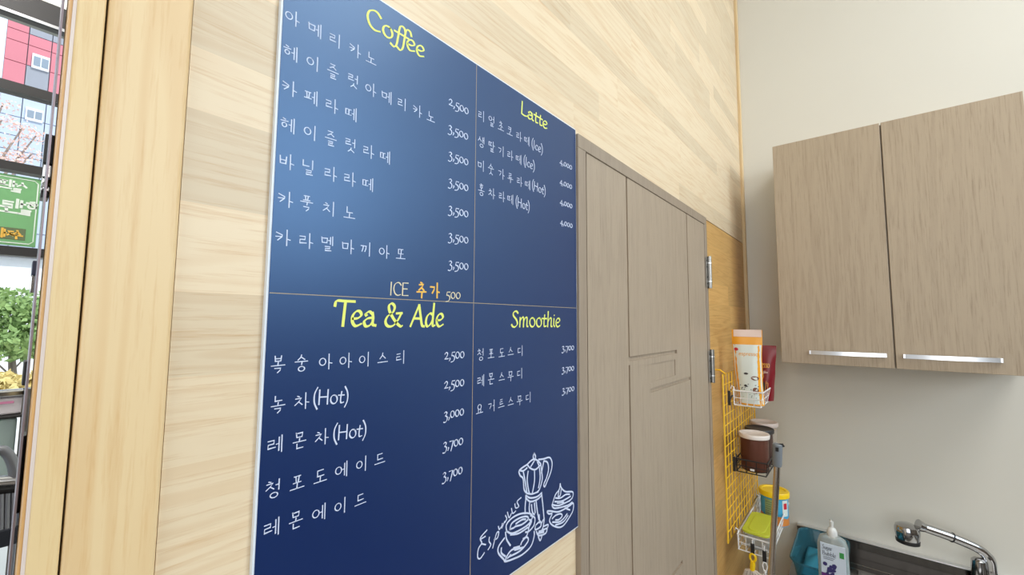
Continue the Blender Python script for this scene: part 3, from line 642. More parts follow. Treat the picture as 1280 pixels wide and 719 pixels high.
def ptext(P, s, s0, u0, u1, h, name, mat, t, w=0.0022):
    mb = MB(); f = lambda u, z: P(z, -u, -1)+Vector((-0.0016, 0, 0))
    # screen-left of a face seen from -X is +Y, so u runs the other way
    latin2 = []
    tot = sum(LAT[c][0] for c in s); cur = 0; wu = (u1-u0)/tot
    for c in s:
        adv, st = LAT[c]
        for k, Q in st:
            Q = catmull(Q, k=4) if k == C_ else Q
            R = [((cur+x)*wu+u0, s0+y*h) for x, y in Q]
            # ribbon in metric space
            RR = [(x*0.045, y*0.30) for x, y in R]
            ribbon(mb, RR, w, lambda a, b: f(a/0.045, b/0.30))
        cur += adv
    mb.build(name, mat, t)
def pdisc(P, s0, u0, rs, ru, name, mat, t, n=16):
    mb = MB(); vs = [P(s0+rs*math.sin(2*math.pi*i/n), -(u0+ru*math.cos(2*math.pi*i/n)), -1)+Vector((-0.0014, 0, 0)) for i in range(n)]
    mb.add(vs, [tuple(range(n))]); return mb.build(name, mat, t)
pdisc(P, 0.735, -0.72, 0.022, 0.15, 'red_seal', m_red, t)
ptext(P, 'ESPRESSO' if 'P' in LAT else 'espresso', 0.655, -0.55, 0.80, 0.07, 'lettering', m_bago, t, 0.0016)
pdisc(P, 0.36, 0.52, 0.028, 0.28, 'cup_print', m_brown, t)
pdisc(P, 0.415, -0.10, 0.014, 0.16, 'small_hat_print', m_dk, t); pdisc(P, 0.255, -0.2, 0.016, 0.12, 'small_hat_print', m_dk, t)
rnd = random.Random(3)
bm_ = MB()
for _ in range(34):
    s0, u0 = rnd.uniform(0.10, 0.28), rnd.uniform(-0.75, 0.75); a = rnd.uniform(0, 3.1); n = 6
    bm_.add([P(s0+0.006*math.sin(2*math.pi*i/n+a), -(u0+0.05*math.cos(2*math.pi*i/n)), -1)+Vector((-0.0013, 0, 0)) for i in range(n)], [tuple(range(n))])
bm_.build('bean_print', m_dk, t, kind='stuff')
pdisc(P, 0.20, 0.52, 0.04, 0.22, 'cup_print', m_brown, t)
t, P = pouch('coffee_pouch', 'maroon coffee bag with gold lettering, behind the tall white bag', 2.09, -0.116, 1.428, 0.232, 0.088, 0.104, 0.05, (-0.012, -0.012), m_bagm)
patch(P, 0.94, 1.0, -0.99, 0.99, 'top_seal', m_bagm, t, 0.002)
ptext(P, 'espresso', 0.60, -0.62, 0.62, 0.16, 'lettering', m_gold, t, 0.0024)
ptext(P, 'coffee', 0.50, -0.1, 0.5, 0.05, 'lettering', m_bagp, t, 0.0012)
pdisc(P, 0.26, 0.18, 0.085, 0.20, 'cup_print', m_dk, t)
mb = MB()
for Q in ([(-.1, .36), (-.08, .2), (.1, .14), (.34, .18), (.42, .36)], [(.4, .32), (.56, .32), (.52, .2), (.36, .2)], [(-.2, .13), (.2, .07), (.6, .13), (.7, .2)], [(.1, .38), (.2, .44), (.12, .5)]):
    RR = [(x*0.048, y*0.232) for x, y in catmull(Q, k=4)]; ribbon(mb, RR, 0.002, lambda a, b: P(b/0.232, -a/0.048, -1)+Vector((-0.0018, 0, 0)))
mb.build('cup_outline', m_gold, t)

# canisters in the black basket
m_cocoa = noisy('brown_cocoa_powder', srgb(112, 62, 44), 0.6, scale=20, amt=0.1)
m_clear = principled('clear_plastic', (0.95, 0.95, 0.95, 1), 0.06, 0, Transmission_Weight=1.0, IOR=1.2)
m_milky = principled('frosted_clear_plastic', (0.86, 0.86, 0.85, 1), 0.3, 0, Transmission_Weight=0.75, IOR=1.2)
m_lidw = noisy('off_white_lid', srgb(226, 216, 208), 0.4, amt=0.02); m_lidp = noisy('pinkish_grey_lid', srgb(200, 184, 174), 0.4, amt=0.02); m_lidb = noisy('black_lid', srgb(40, 36, 36), 0.4, amt=0.05)
def canister(x, y, z, label, lid, fill, r=0.050, h=0.140):
    t = thing('canister', (x, y, z), label, 'canister', 'canisters in the black basket')
    MB().lathe([(r-0.004, 0), (r, 0.004), (r, h-0.004), (r, h)], (x, y, z), 40).build('jar', m_clear if fill else m_milky, t)
    if fill: MB().lathe([(r-0.006, 0.004), (r-0.003, 0.008), (r-0.003, h-0.012), (r-0.003, h-0.010)], (x, y, z), 40).build('contents', fill, t)
    MB().lathe([(r+0.001, h-0.014), (r+0.005, h-0.012), (r+0.006, h+0.001), (r+0.004, h+0.004), (r-0.002, h+0.004), (r-0.004, h+0.0025), (0.004, h+0.0025)], (x, y, z), 40).build('lid', lid, t)
canister(1.973, -0.103, 1.166, 'brown filled canister with off-white lid, nearest in the black basket', m_lidw, m_cocoa)
canister(2.083, -0.103, 1.166, 'canister with black lid, between the two pale lidded canisters', m_lidb, noisy('dark_powder', srgb(90, 60, 50), 0.7), 0.049)
canister(2.193, -0.103, 1.166, 'canister with pinkish grey lid, farthest in the black basket', m_lidp, None, 0.049, 0.147)

# tin and lime lidded box in the low basket
m_tinb = noisy('blue_tin_print', srgb(70, 170, 214), 0.35, scale=14, amt=0.2); m_tiny = noisy('yellow_lid_plastic', srgb(250, 208, 20), 0.35, amt=0.02)
m_tino = noisy('orange_tin_print', srgb(214, 132, 60), 0.4, scale=20, amt=0.25); m_ting = noisy('green_text_panel', srgb(150, 176, 124), 0.45, scale=60, amt=0.25)
TX, TY, TZ, TR, TH = 2.248, -0.122, 0.872, 0.053, 0.135
tin = thing('tea_tin', (TX, TY, TZ), 'blue iced tea tin with yellow lid, in the lowest white basket', 'tin')
MB().lathe([(TR-0.002, 0), (TR, 0.002), (TR, TH), (TR-0.002, TH)], (TX, TY, TZ), 40).build('can', m_tinb, tin)
MB().lathe([(TR+0.002, TH-0.018), (TR+0.006, TH-0.016), (TR+0.007, TH+0.001), (TR+0.004, TH+0.006), (TR-0.008, TH+0.006), (TR-0.010, TH+0.003), (0.004, TH+0.003)], (TX, TY, TZ), 40).build('lid', m_tiny, tin)
def cyl_patch(a0, a1, z0, z1, name, mat, r=None, wave=0):
    r = r or TR+0.0008; n = 12; vs = []; fs = []
    for i in range(n+1):
        a = math.radians(a0+(a1-a0)*i/n); 
        for z in (z0, z1+wave*math.sin(i*1.1)): vs.append((TX+r*math.cos(a), TY+r*math.sin(a), TZ+z))
    for i in range(n): fs.append((2*i, 2*i+2, 2*i+3, 2*i+1))
    return MB().add(vs, fs, True).build(name, mat, tin)
cyl_patch(100, 280, 0.004, 0.038, 'lower_print', m_tino, wave=0.006)
cyl_patch(148, 196, 0.012, 0.110, 'text_panel', m_ting, TR+0.0014)
cyl_patch(228, 246, 0.075, 0.100, 'red_logo', m_red, TR+0.0016)
cyl_patch(222, 252, 0.045, 0.112, 'white_print', m_bagw, TR+0.0012)
for k in range(9):
    cyl_patch(151, 193-(k % 3)*6, 0.022+k*0.0095, 0.0235+k*0.0095, 'text_line', m_dk, TR+0.0018)

m_lime = noisy('lime_green_lid', srgb(196, 204, 60), 0.35, amt=0.03)
bx = thing('lidded_box', (2.02, -0.103, 0.875), 'clear food box with lime green lid, near end of the lowest white basket', 'food box')
def rounded(x0, x1, y0, y1, r, n=6):
    out = []
    for cx, cy, a in ((x1-r, y1-r, 0), (x0+r, y1-r, 90), (x0+r, y0+r, 180), (x1-r, y0+r, 270)):
        for i in range(n+1): t = math.radians(a+90*i/n); out.append((cx+r*math.cos(t), cy+r*math.sin(t)))
    return out
def slab(mb, x0, x1, y0, y1, r, z0, z1, taper=0.0):
    A = rounded(x0+taper, x1-taper, y0+taper, y1-taper, r); Bq = rounded(x0, x1, y0, y1, r); n = len(A)
    mb.add([(x, y, z0) for x, y in A]+[(x, y, z1) for x, y in Bq], [tuple(reversed(range(n))), tuple(range(n, 2*n))]+[(i, (i+1) % n, n+(i+1) % n, n+i) for i in range(n)]); return mb
slab(MB(), 1.918, 2.122, -0.148, -0.060, 0.02, 0.876, 0.932, 0.006).build('container', m_milky, bx)
l = slab(MB(), 1.912, 2.130, -0.152, -0.056, 0.024, 0.932, 0.940); slab(l, 1.935, 2.107, -0.134, -0.074, 0.018, 0.940, 0.942)
l.build('lid', m_lime, bx, bevel=0.0015)

# clips hanging on the low basket
def hang(y, z, label, what):
    x = 1.888
    c = thing('loop_clip', (x, y, z), label, 'clip', 'black clips on the lowest basket')
    MB().box(x-0.004, x+0.003, y-0.0065, y+0.0065, z-0.036, z+0.004).build('strap', m_black, c, bevel=0.002)
    MB().tube([(x, y, z+0.003), (x, y, z+0.016), (x+0.006, y, z+0.02), (x+0.010, y, z+0.012)], 0.0022, 8).build('hook', m_wwire, c)
pa, pb = onX(940.5, 681, 1.888), onX(955.3, 690, 1.888)
hang(pa.y, pa.z, 'black strap clip holding the yellow handled brush', 0); hang(pb.y, pb.z, 'black strap clip holding the white cord loop', 1)
yb = thing('dish_brush', (1.886, pa.y, pa.z-0.10), 'yellow handled brush with white bristles hanging from a black clip', 'brush')
hx, hy, hz = 1.886, pa.y, pa.z-0.032
ring = [(hx, hy+0.0095*math.cos(a*math.pi/8), hz-0.015+0.014*math.sin(a*math.pi/8)) for a in range(16)]
MB().tube(ring, 0.0042, 8, closed=True).build('handle_ring', m_tiny, yb)
MB().tube([(hx, hy, hz-0.030), (hx, hy+0.001, hz-0.042), (hx, hy+0.003, hz-0.062)], [0.008, 0.0095, 0.0085], 12).build('handle', m_tiny, yb)
m_brist = noisy('white_cotton_strands', srgb(206, 196, 184), 0.8, amt=0.08)
bs = MB(); r5 = random.Random(5)
for i in range(60):
    a = r5.uniform(0, 6.28); s = r5.uniform(0.2, 1); ex, ey = 0.025*s*math.cos(a), 0.042*s*math.sin(a)
    bs.tube([(hx, hy+0.003, hz-0.058), (hx+ex*0.7, hy+ey*0.7, hz-0.068), (hx+ex, hy+ey, hz-0.11)], 0.0022, 5)
bs.build('bristles', m_brist, yb, kind='stuff')
cl = thing('cord_loop', (1.884, pb.y, pb.z-0.1), 'white cord loop hanging from the right black clip', 'cord')
lx, ly, lz = 1.884, pb.y, pb.z-0.035
MB().tube([(lx, ly-0.004, lz-0.034), (lx, ly-0.009, lz-0.014), (lx, ly-0.005, lz-0.002), (lx, ly+0.003, lz-0.002), (lx, ly+0.007, lz-0.014), (lx, ly+0.002, lz-0.034), (lx, ly-0.012, lz-0.062), (lx, ly-0.022, lz-0.10)], 0.0022, 8).build('loop', m_wwire, cl)
MB().tube([(lx, ly-0.004, lz-0.034), (lx, ly+0.010, lz-0.055), (lx, ly+0.012, lz-0.10)], 0.0022, 8).build('tail', m_wwire, cl)
MB().tube([(lx, ly-0.001, lz-0.030), (lx, ly-0.001, lz-0.038)], 0.005, 8).build('knot', m_wwire, cl)

# chrome pole with grey grip (floor squeegee) leaning in front of the rack
PX = 1.85
pt, pm = onX(971.5, 583, PX), onX(964, 719, PX-0.02)
dirv = (pm-pt); base = pt+dirv*((0.02-pt.z)/dirv.z)
pole = thing('long_handled_squeegee', (base.x, base.y, 0.0), 'chrome pole with a grey grip, upright in front of the wire baskets', 'squeegee')
MB().tube([pt, base], 0.0105, 16).build('pole', m_chromew, pole)
g0 = onX(968.5, 583, PX); g1 = onX(971.8, 556, PX); g0 = Vector((PX, pt.y, pt.z))
MB().tube([g0-dirv*0.0, g0+(g1-g0)*0.1, g1, g1+(g1-g0).normalized()*0.003], [0.0135, 0.0155, 0.0165, 0.014], 16).build('grip', m_grey, pole)
MB().tube([g1+Vector((0, -0.006, 0.0)), g1+Vector((0, -0.016, 0.004)), g1+Vector((0, -0.02, -0.004))], 0.004, 8).build('hanging_hook', m_black, pole)
MB().box(base.x-0.02, base.x+0.02, base.y-0.1, base.y+0.1, 0.0, 0.03).build('blade', m_grey, pole, bevel=0.004)
MB().box(PX-0.022, PX-0.0165, g1.y-0.006, g1.y+0.004, g1.z-0.02, g1.z-0.006).build('button', m_black, pole, bevel=0.001)

# ------------------------------------------------------------------ sink unit
m_sink = noisy('stainless_steel', (0.26, 0.245, 0.23, 1), 0.16, 1.0, scale=5, amt=0.12, stretch=(1, 20, 1))
m_under = noisy('base_cabinet_white', srgb(214, 210, 202), 0.5)
sink = thing('sink_unit', (2.2, -0.75, 0), 'stainless steel sink counter with raised back edge along the white wall', 'sink')
DZ = 0.722; SY0, SY1 = -1.45, -0.178
ct = MB().box(1.93, 2.0, SY0, SY1, DZ-0.03, DZ).box(2.36, 2.4795, SY0, SY1, DZ-0.03, DZ).box(2.0, 2.36, -0.40, SY1, DZ-0.03, DZ).box(2.0, 2.36, SY0, -1.0, DZ-0.03, DZ)
ct.build('worktop', m_sink, sink, bevel=0.003)
m_up = noisy('steel_painted_dark_reflection', (0.075, 0.07, 0.066, 1), 0.13, 1.0, scale=5, amt=0.25, stretch=(1, 12, 4))  # stainless upstand, its colour darkened to stand in for dark reflections
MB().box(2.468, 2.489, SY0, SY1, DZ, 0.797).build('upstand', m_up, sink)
MB().box(2.462, 2.489, SY0, SY1, 0.7972, 0.8035).build('top_lip', m_alu, sink, bevel=0.002)
MB().box(2.40, 2.468, SY0, SY1, DZ+0.0002, DZ+0.004).build('rear_ledge', m_sink, sink, bevel=0.0015)
bs = MB()
bs.add([(2.0, -1.0, DZ), (2.36, -1.0, DZ), (2.36, -0.40, DZ), (2.0, -0.40, DZ), (2.03, -0.97, DZ-0.17), (2.33, -0.97, DZ-0.17), (2.33, -0.43, DZ-0.17), (2.03, -0.43, DZ-0.17)],
       [(0, 1, 5, 4), (1, 2, 6, 5), (2, 3, 7, 6), (3, 0, 4, 7), (4, 5, 6, 7)])
bs.build('basin', m_sink, sink)
MB().lathe([(0.04, 0), (0.04, 0.004), (0.03, 0.005)], (2.18, -0.7, DZ-0.17), 24).build('drain', m_chrome, sink)
MB().box(1.95, 2.479, SY0, SY1, 0.08, DZ-0.031).box(2.0, 2.479, SY0, SY1, 0, 0.08).build('base_cabinet', m_under, sink)

# faucet
fa = thing('kitchen_faucet', (2.40, -0.765, DZ), 'chrome pull-out kitchen faucet rising behind the sink', 'faucet')
f1 = onX(1238, 712, 2.415); f2 = onX(1235, 698, 2.412); f3 = onX(1222, 686, 2.40); f4 = onX(1190, 672, 2.375); f5 = onX(1152, 658.5, 2.345); fh = onX(1134, 665, 2.335)
f0 = Vector((2.415, f1.y, DZ+0.03))
MB().tube([f0, f1], [0.019, 0.0185], 16).build('handle_base', m_chrome, fa)
crv = catmull([tuple(p) for p in (f0, f1, f2, f3, f4, f5)], k=6)
MB().tube(crv[6:], [0.0185]*8+[0.0165]*(len(crv)-14), 16).build('spout', m_chrome, fa)
rg = f4; dr = (f5-f3).normalized()
MB().tube([rg-dr*0.0015, rg+dr*0.0015], 0.0185, 16).build('joint_ring', m_black, fa)
MB().lathe([(0.024, -0.028), (0.035, -0.026), (0.039, 0.0), (0.039, 0.012), (0.035, 0.024), (0.022, 0.031), (0.004, 0.033)], fh, 32).build('spray_head', m_chrome, fa)
MB().lathe([(0.031, -0.042), (0.036, -0.040), (0.037, -0.028), (0.034, -0.026)], fh, 32).build('nozzle_ring', m_black, fa)
MB().tube([f5+dr*-0.01, f5+dr*0.012], [0.0165, 0.023], 16).build('neck_collar', m_chrome, fa)
bb = onX(1224, 712, 2.395)
MB().lathe([(0.027, 0), (0.027, 0.008), (0.0225, 0.012), (0.0215, 0.13), (0.020, 0.150), (0.012, 0.158), (0.004, 0.16)], (bb.x, bb.y, DZ), 28).build('body', m_chrome, fa)
MB().lathe([(0.034, 0), (0.034, 0.004), (0.02, 0.006)], (2.405, (bb.y+f0.y)/2, DZ), 28).build('base_plate', m_chrome, fa)
MB().tube([(f0.x, f0.y, DZ), f0], 0.017, 16).build('riser', m_chrome, fa)

# blue translucent tub
m_tub = principled('blue_translucent_plastic', (0.16, 0.50, 0.62, 1), 0.10, 0, Transmission_Weight=0.85, IOR=1.3)
tub = thing('plastic_tub', (2.27, -0.30, DZ), 'translucent blue plastic tub at the left end of the sink', 'tub')
def shell(x0, x1, y0, y1, r, z0, z1, taper, th):
    mb = MB(); A = rounded(x0+taper, x1-taper, y0+taper, y1-taper, r*0.8); Bq = rounded(x0, x1, y0, y1, r)
    C2 = rounded(x0+th, x1-th, y0+th, y1-th, r-th); D2 = rounded(x0+taper+th, x1-taper-th, y0+taper+th, y1-taper-th, r*0.8-th); n = len(A)
    vs = [(x, y, z0) for x, y in A]+[(x, y, z1) for x, y in Bq]+[(x, y, z1) for x, y in C2]+[(x, y, z0+th) for x, y in D2]
    fs = [tuple(reversed(range(n)))]+[(k*n+i, k*n+(i+1) % n, (k+1)*n+(i+1) % n, (k+1)*n+i) for k in range(3) for i in range(n)]+[tuple(range(3*n, 4*n))]
    return mb.add(vs, fs, True)
shell(2.075, 2.452, -0.372, -0.192, 0.05, DZ+0.0005, 0.802, 0.02, 0.003).build('bowl', m_tub, tub)
rp = rounded(2.075, 2.452, -0.372, -0.192, 0.05)
MB().tube([(x, y, 0.802) for x, y in rp], 0.0045, 8, closed=True).build('rim', m_tub, tub)
m_cloth = noisy('teal_dish_cloth', srgb(44, 128, 150), 0.8, scale=12, amt=0.15, bump=0.4)
ck = MB(); vs = []; fs = []; nn = 14
for i in range(nn+1):
    for j in range(nn+1):
        u, v = i/nn, j/nn; vs.append((2.12+0.27*u, -0.345+0.12*v, DZ+0.022+0.026*abs(math.sin(u*5+v*3))*math.sin(math.pi*v)*math.sin(math.pi*u)+0.004))
for i in range(nn):
    for j in range(nn): a = i*(nn+1)+j; fs.append((a, a+1, a+nn+2, a+nn+1))
ck.add(vs, fs, True); c = ck.build('dish_cloth', m_cloth)
c['label'] = 'teal dish cloth crumpled inside the blue tub'; c['category'] = 'cloth'
so_ = c.modifiers.new('thick', 'SOLIDIFY'); so_.thickness = 0.003

# soap bottle
SX = 2.03
s0, s1 = onX(1021, 669, SX), onX(1060, 669, SX); yc = (s0.y+s1.y)/2; sw = (s0.y-s1.y); ztop = onX(1038, 668, SX).z
bottle = thing('soap_bottle', (SX, yc, DZ), 'clear pump bottle of dish soap with white and purple label, before the blue tub', 'bottle')
m_liq = principled('clear_soap', (0.80, 0.83, 0.80, 1), 0.08, 0, Transmission_Weight=0.7, IOR=1.25)
hb = ztop-DZ; th = 0.022; b = MB(); secs = [(0.0005, .86, .8), (0.008, 1, 1), (hb*0.55, 1.0, 1), (hb*0.86, 0.98, 1), (hb*0.95, 0.84, .9), (hb*0.985, 0.55, .7), (hb, 0.30, .55)]
vs = []; n = 32
for z, kx, ky in secs:
    for j in range(n):
        a = 2*math.pi*j/n; e = 0.55
        cy, cx = math.copysign(abs(math.cos(a))**e, math.cos(a)), math.copysign(abs(math.sin(a))**e, math.sin(a))
        vs.append((SX+cx*th*ky, yc+cy*sw/2*kx, DZ+z))
fs = [tuple(reversed(range(n))), tuple(range(6*n, 7*n))]+[(k*n+j, k*n+(j+1) % n, (k+1)*n+(j+1) % n, (k+1)*n+j) for k in range(6) for j in range(n)]
b.add(vs, fs, True); b.build('bottle_body', m_liq, bottle)
m_pump = principled('translucent_white_pump', (0.88, 0.88, 0.86, 1), 0.3, 0, Transmission_Weight=0.25)
MB().lathe([(0.013, -0.012), (0.0155, -0.010), (0.0165, 0.012), (0.013, 0.022), (0.006, 0.027), (0.0055, 0.040)], (SX, yc, ztop), 24).build('pump_collar', m_pump, bottle)
MB().lathe([(0.004, 0.038), (0.0065, 0.040), (0.0065, 0.048), (0.002, 0.050)], (SX, yc, ztop), 16).tube([(SX, yc, ztop+0.044), (SX+0.02, yc+0.004, ztop+0.045), (SX+0.032, yc+0.006, ztop+0.038)], 0.0035, 10).build('pump_nozzle', m_pump, bottle)
MB().tube([(SX, yc, ztop), (SX, yc-0.002, ztop-0.10)], 0.0028, 8).build('dip_tube', m_pump, bottle)
lw = sw*0.78; l0, l1 = DZ+0.035, ztop-0.028; XF = SX-th-0.0006
yl = yc-sw*0.01
def lab(y0, y1, z0, z1, dx): return MB().add([(XF-dx, y0, z0), (XF-dx, y1, z0), (XF-dx, y1, z1), (XF-dx, y0, z1)], [(0, 1, 2, 3)])
m_label = noisy('label_white', srgb(206, 218, 232), 0.5, amt=0.02); m_purple = noisy('label_purple', srgb(96, 34, 118), 0.5, scale=20, amt=0.1); m_green = noisy('label_green', srgb(56, 150, 74), 0.5); m_navyp = noisy('label_berry_blue', srgb(52, 44, 104), 0.5); m_txt = noisy('label_grey_text', srgb(92, 98, 112), 0.5)
box(XF-0.0004, XF+0.004, yl-lw/2, yl+lw/2, l0, l1).build('label', m_label, bottle)
lab(yl-lw/2, yl+lw/2, l0, l0+0.075, 0.0008).build('purple_band', m_purple, bottle)
lab(yl-lw*0.44, yl-lw*0.26, l1-0.040, l1-0.020, 0.0010).build('green_badge', m_green, bottle)
tl = lambda a, z: Vector((XF-0.0012, -a, z))
mb = MB(); latin(mb, 'Sugar', (-(yl+lw*0.43), l1-0.021), (-(yl+lw*0.02), l1-0.022), 0.020, 0.0016, tl); latin(mb, 'Bubble', (-(yl+lw*0.43), l1-0.042), (-(yl-lw*0.12), l1-0.044), 0.020, 0.0016, tl)
mb.build('lettering', m_txt, bottle)
mb = MB()
for k in range(2): mb.add([tl(-(yl+lw*0.40), l1-0.048-k*0.006), tl(-(yl-lw*0.05*(1-k)), l1-0.048-k*0.006), tl(-(yl-lw*0.05*(1-k)), l1-0.050-k*0.006), tl(-(yl+lw*0.40), l1-0.050-k*0.006)], [(0, 1, 2, 3)])
mb.build('small_print', m_txt, bottle)
mb = MB(); rb = random.Random(11)
for _ in range(16):
    cy_, cz_ = yl+lw*rb.uniform(-0.05, 0.34), l0+0.078+rb.uniform(-0.006, 0.030); r_ = rb.uniform(0.004, 0.008)
    mb.add([(XF-0.0014-_*0.00002, cy_+r_*math.cos(a*math.pi/3+_), cz_+r_*math.sin(a*math.pi/3+_)) for a in range(6)], [(0, 1, 2, 3, 4, 5)])
mb.build('berry_print', m_navyp, bottle)
mb = MB()
for cy_, cz_, r_ in ((yl+lw*0.30, l0+0.058, 0.010), (yl+lw*0.12, l0+0.050, 0.009), (yl-lw*0.15, l0+0.052, 0.006), (yl-lw*0.28, l0+0.055, 0.006)):
    mb.add([(XF-0.0018, cy_+r_*math.cos(a*math.pi/6), cz_+r_*0.7*math.sin(a*math.pi/6)) for a in range(12)], [tuple(range(12))])
mb.build('bubble_print', m_label, bottle)

# ------------------------------------------------------------------ beyond the opening: glazed shopfront, street
SYF = 1.5
sx0, sx1 = -1.6, 0.35
win = MB()
def zz(px, py): return onY(px, py, SYF).z
bars = [(2.705, 2.775), (zz(0, 109), zz(0, 97)), (zz(0, 210), zz(0, 199)), (zz(0, 318), zz(0, 306.5)), (0.0, 0.08)]
w1 = MB().box(sx0, sx1, SYF, SYF+0.05, *bars[0])
w1 = w1.build('window_1', m_dark, **S)
for z0, z1 in bars[1:]: MB().box(sx0, sx1, SYF, SYF+0.045, z0, z1).build('window_bar', m_dark, w1)
MB().box(sx0, sx1, SYF-0.004, SYF, 2.698, 2.706).build('silver_bead', m_alu, w1)
for x in (sx0, -0.75, 0.135): MB().box(x, x+0.045, SYF, SYF+0.045, 0, 2.7).build('window_post', m_dark, w1)
MB().box(sx0, sx1, SYF, SYF+0.05, 2.776, 3.4).build('upper_panel', m_ceil, w1)
m_glass = principled('window_glass', (0.93, 0.97, 1, 1), 0.0, 0, Transmission_Weight=1.0, IOR=1.02)
zs = [(bars[1][1], 2.705), (bars[2][1], bars[1][0]), (bars[3][1], bars[2][0]), (0.08, bars[3][0])]
for z0, z1 in zs:
    for xa, xb in ((sx0+0.045, -0.75), (-0.705, 0.135)): MB().box(xa, xb, SYF+0.018, SYF+0.022, z0, z1).build('pane', m_glass, w1)
# side wall closing the glazed bay
box(0.35, 0.45, 0.14, SYF+0.05, 0, 3.4).build('wall_side', m_white, **S)
box(-1.7, 0.45, 0.141, SYF+0.05, -0.1, 0).build('floor_1', m_floor, **S)
box(-1.7, 0.45, 0.141, SYF+0.05, 3.4, 3.5).build('ceiling_1', m_ceil, **S)

# green poster on the glass, seen from behind
PZ1, PZ0 = zs[2][1]-0.012, zs[2][0]+0.004
m_posterg = noisy('green_poster', srgb(116, 196, 116), 0.5, amt=0.03, Transmission_Weight=0.0)
px1 = onY(49, 260, SYF).x
post = thing('window_poster', (0, SYF+0.017, PZ0), 'green window poster with mirrored white letters, stuck on the shopfront glass', 'poster')
m_posterg2 = principled('green_film', srgb(138, 196, 136), 0.5); 
b_ = m_posterg2.node_tree.nodes['Principled BSDF']; 
tr = m_posterg2.node_tree.nodes.new('ShaderNodeBsdfTranslucent'); tr.inputs[0].default_value = srgb(190, 226, 190)
mxs = m_posterg2.node_tree.nodes.new('ShaderNodeMixShader'); mxs.inputs[0].default_value = 0.35
m_posterg2.node_tree.links.new(b_.outputs[0], mxs.inputs[1]); m_posterg2.node_tree.links.new(tr.outputs[0], mxs.inputs[2])
m_posterg2.node_tree.links.new(mxs.outputs[0], m_posterg2.node_tree.nodes['Material Output'].inputs[0])
box(-0.72, px1, SYF+0.012, SYF+0.017, PZ0, PZ1).build('sheet', m_posterg2, post)
tp = lambda x, z: Vector((x, SYF+0.0112, z))
def PP(px, py): p = onY(px, py, SYF+0.0112); return (p.x, p.z)
m_pw = principled('poster_white_print', srgb(240, 248, 240), 0.6); m_pw.node_tree.nodes['Principled BSDF'].inputs['Subsurface Weight'].default_value = 0
_t = m_pw.node_tree; _a = _t.nodes.new('ShaderNodeBsdfTranslucent'); _a.inputs[0].default_value = (0.95, 0.97, 0.95, 1)
_m = _t.nodes.new('ShaderNodeMixShader'); _m.inputs[0].default_value = 0.1
_t.links.new(_t.nodes['Principled BSDF'].outputs[0], _m.inputs[1]); _t.links.new(_a.outputs[0], _m.inputs[2]); _t.links.new(_m.outputs[0], _t.nodes['Material Output'].inputs[0])
mb = MB()
hangul(mb, '셀프', [PP(22, 233.5), PP(3, 230)], 0.038, 0.034, 0.0052, tp, -1); hangul(mb, '헬로', [PP(33, 260), PP(8, 258)], 0.048, 0.044, 0.0066, tp, -1)
mb.build('mirrored_lettering', m_pw, post)
mb = MB(); e = px1-0.006; 
ribbon(mb, [(-0.7, PZ1-0.008), (e-0.008, PZ1-0.008), (e, PZ1-0.016), (e, PZ0+0.016), (e-0.008, PZ0+0.008), (-0.7, PZ0+0.008)], 0.0022, tp); mb.build('border_line', m_pw, post)
q0, q1 = PP(-40, 286), PP(31, 301)
MB().add([tp(q0[0], q1[1]), tp(q1[0], q1[1]), tp(q1[0], q1[1]+0.036), tp(q0[0], q1[1]+0.036)], [(0, 1, 2, 3)]).build('brown_box', noisy('poster_brown', srgb(104, 118, 84), 0.6), post)
mb = MB(); tq = lambda x, z: Vector((x, SYF+0.0106, z)); zc_ = q1[1]+0.018
hangul(mb, '수제', [(PP(21, 294)[0], zc_), (PP(9, 294)[0], zc_)], 0.024, 0.028, 0.005, tq, -1); mb.build('mirrored_lettering', m_orange, post)

# sliding lock gear on the edge of a folding leaf, near the post
stile = MB().box(0.0116, 0.0128, 0.03, 0.06, 0.3, 3.2)
leafd = thing('folding_door_leaf', (0.012, 0.05, 0), 'narrow silver edge of the folded glass door beside the pine post', 'door')
stile.build('stile', noisy('dim_purple_grey_metal', (0.30, 0.27, 0.33, 1), 0.4, 0.6), leafd)
def gear(px0, px1_, py0, py1, name, mat, dy=0.055, depth=0.02):
    a, c_ = onY(px0, py0, dy), onY(px1_, py1, dy); zt, zb_ = onY((px0+px1_)/2, py0, dy).z, onY((px0+px1_)/2, py1, dy).z
    return MB().box(min(a.x, c_.x), max(a.x, c_.x), dy, dy+depth, zb_, zt).build(name, mat, leafd, bevel=0.0006)
gear(57, 69, 168, 205, 'lock_case', m_black); gear(54, 66, 206, 222, 'lock_plate', m_chrome); gear(52, 63, 223, 239, 'lever', m_chrome); gear(51, 61, 239, 247, 'lock_case', m_black)
gear(41, 47.5, 326, 344, 'latch', noisy('dark_blue_latch', srgb(30, 36, 66), 0.4)); gear(39, 46, 345, 366, 'latch_sleeve', m_chrome)
gear(30, 34, 452, 482, 'pivot', m_dark); gear(28, 33, 545, 640, 'seal', m_black)
MB().tube([onY(62, 226, 0.05), onY(56, 230, 0.045), onY(54, 236, 0.045)], 0.0018, 10).build('lever_grip', m_chrome, leafd)

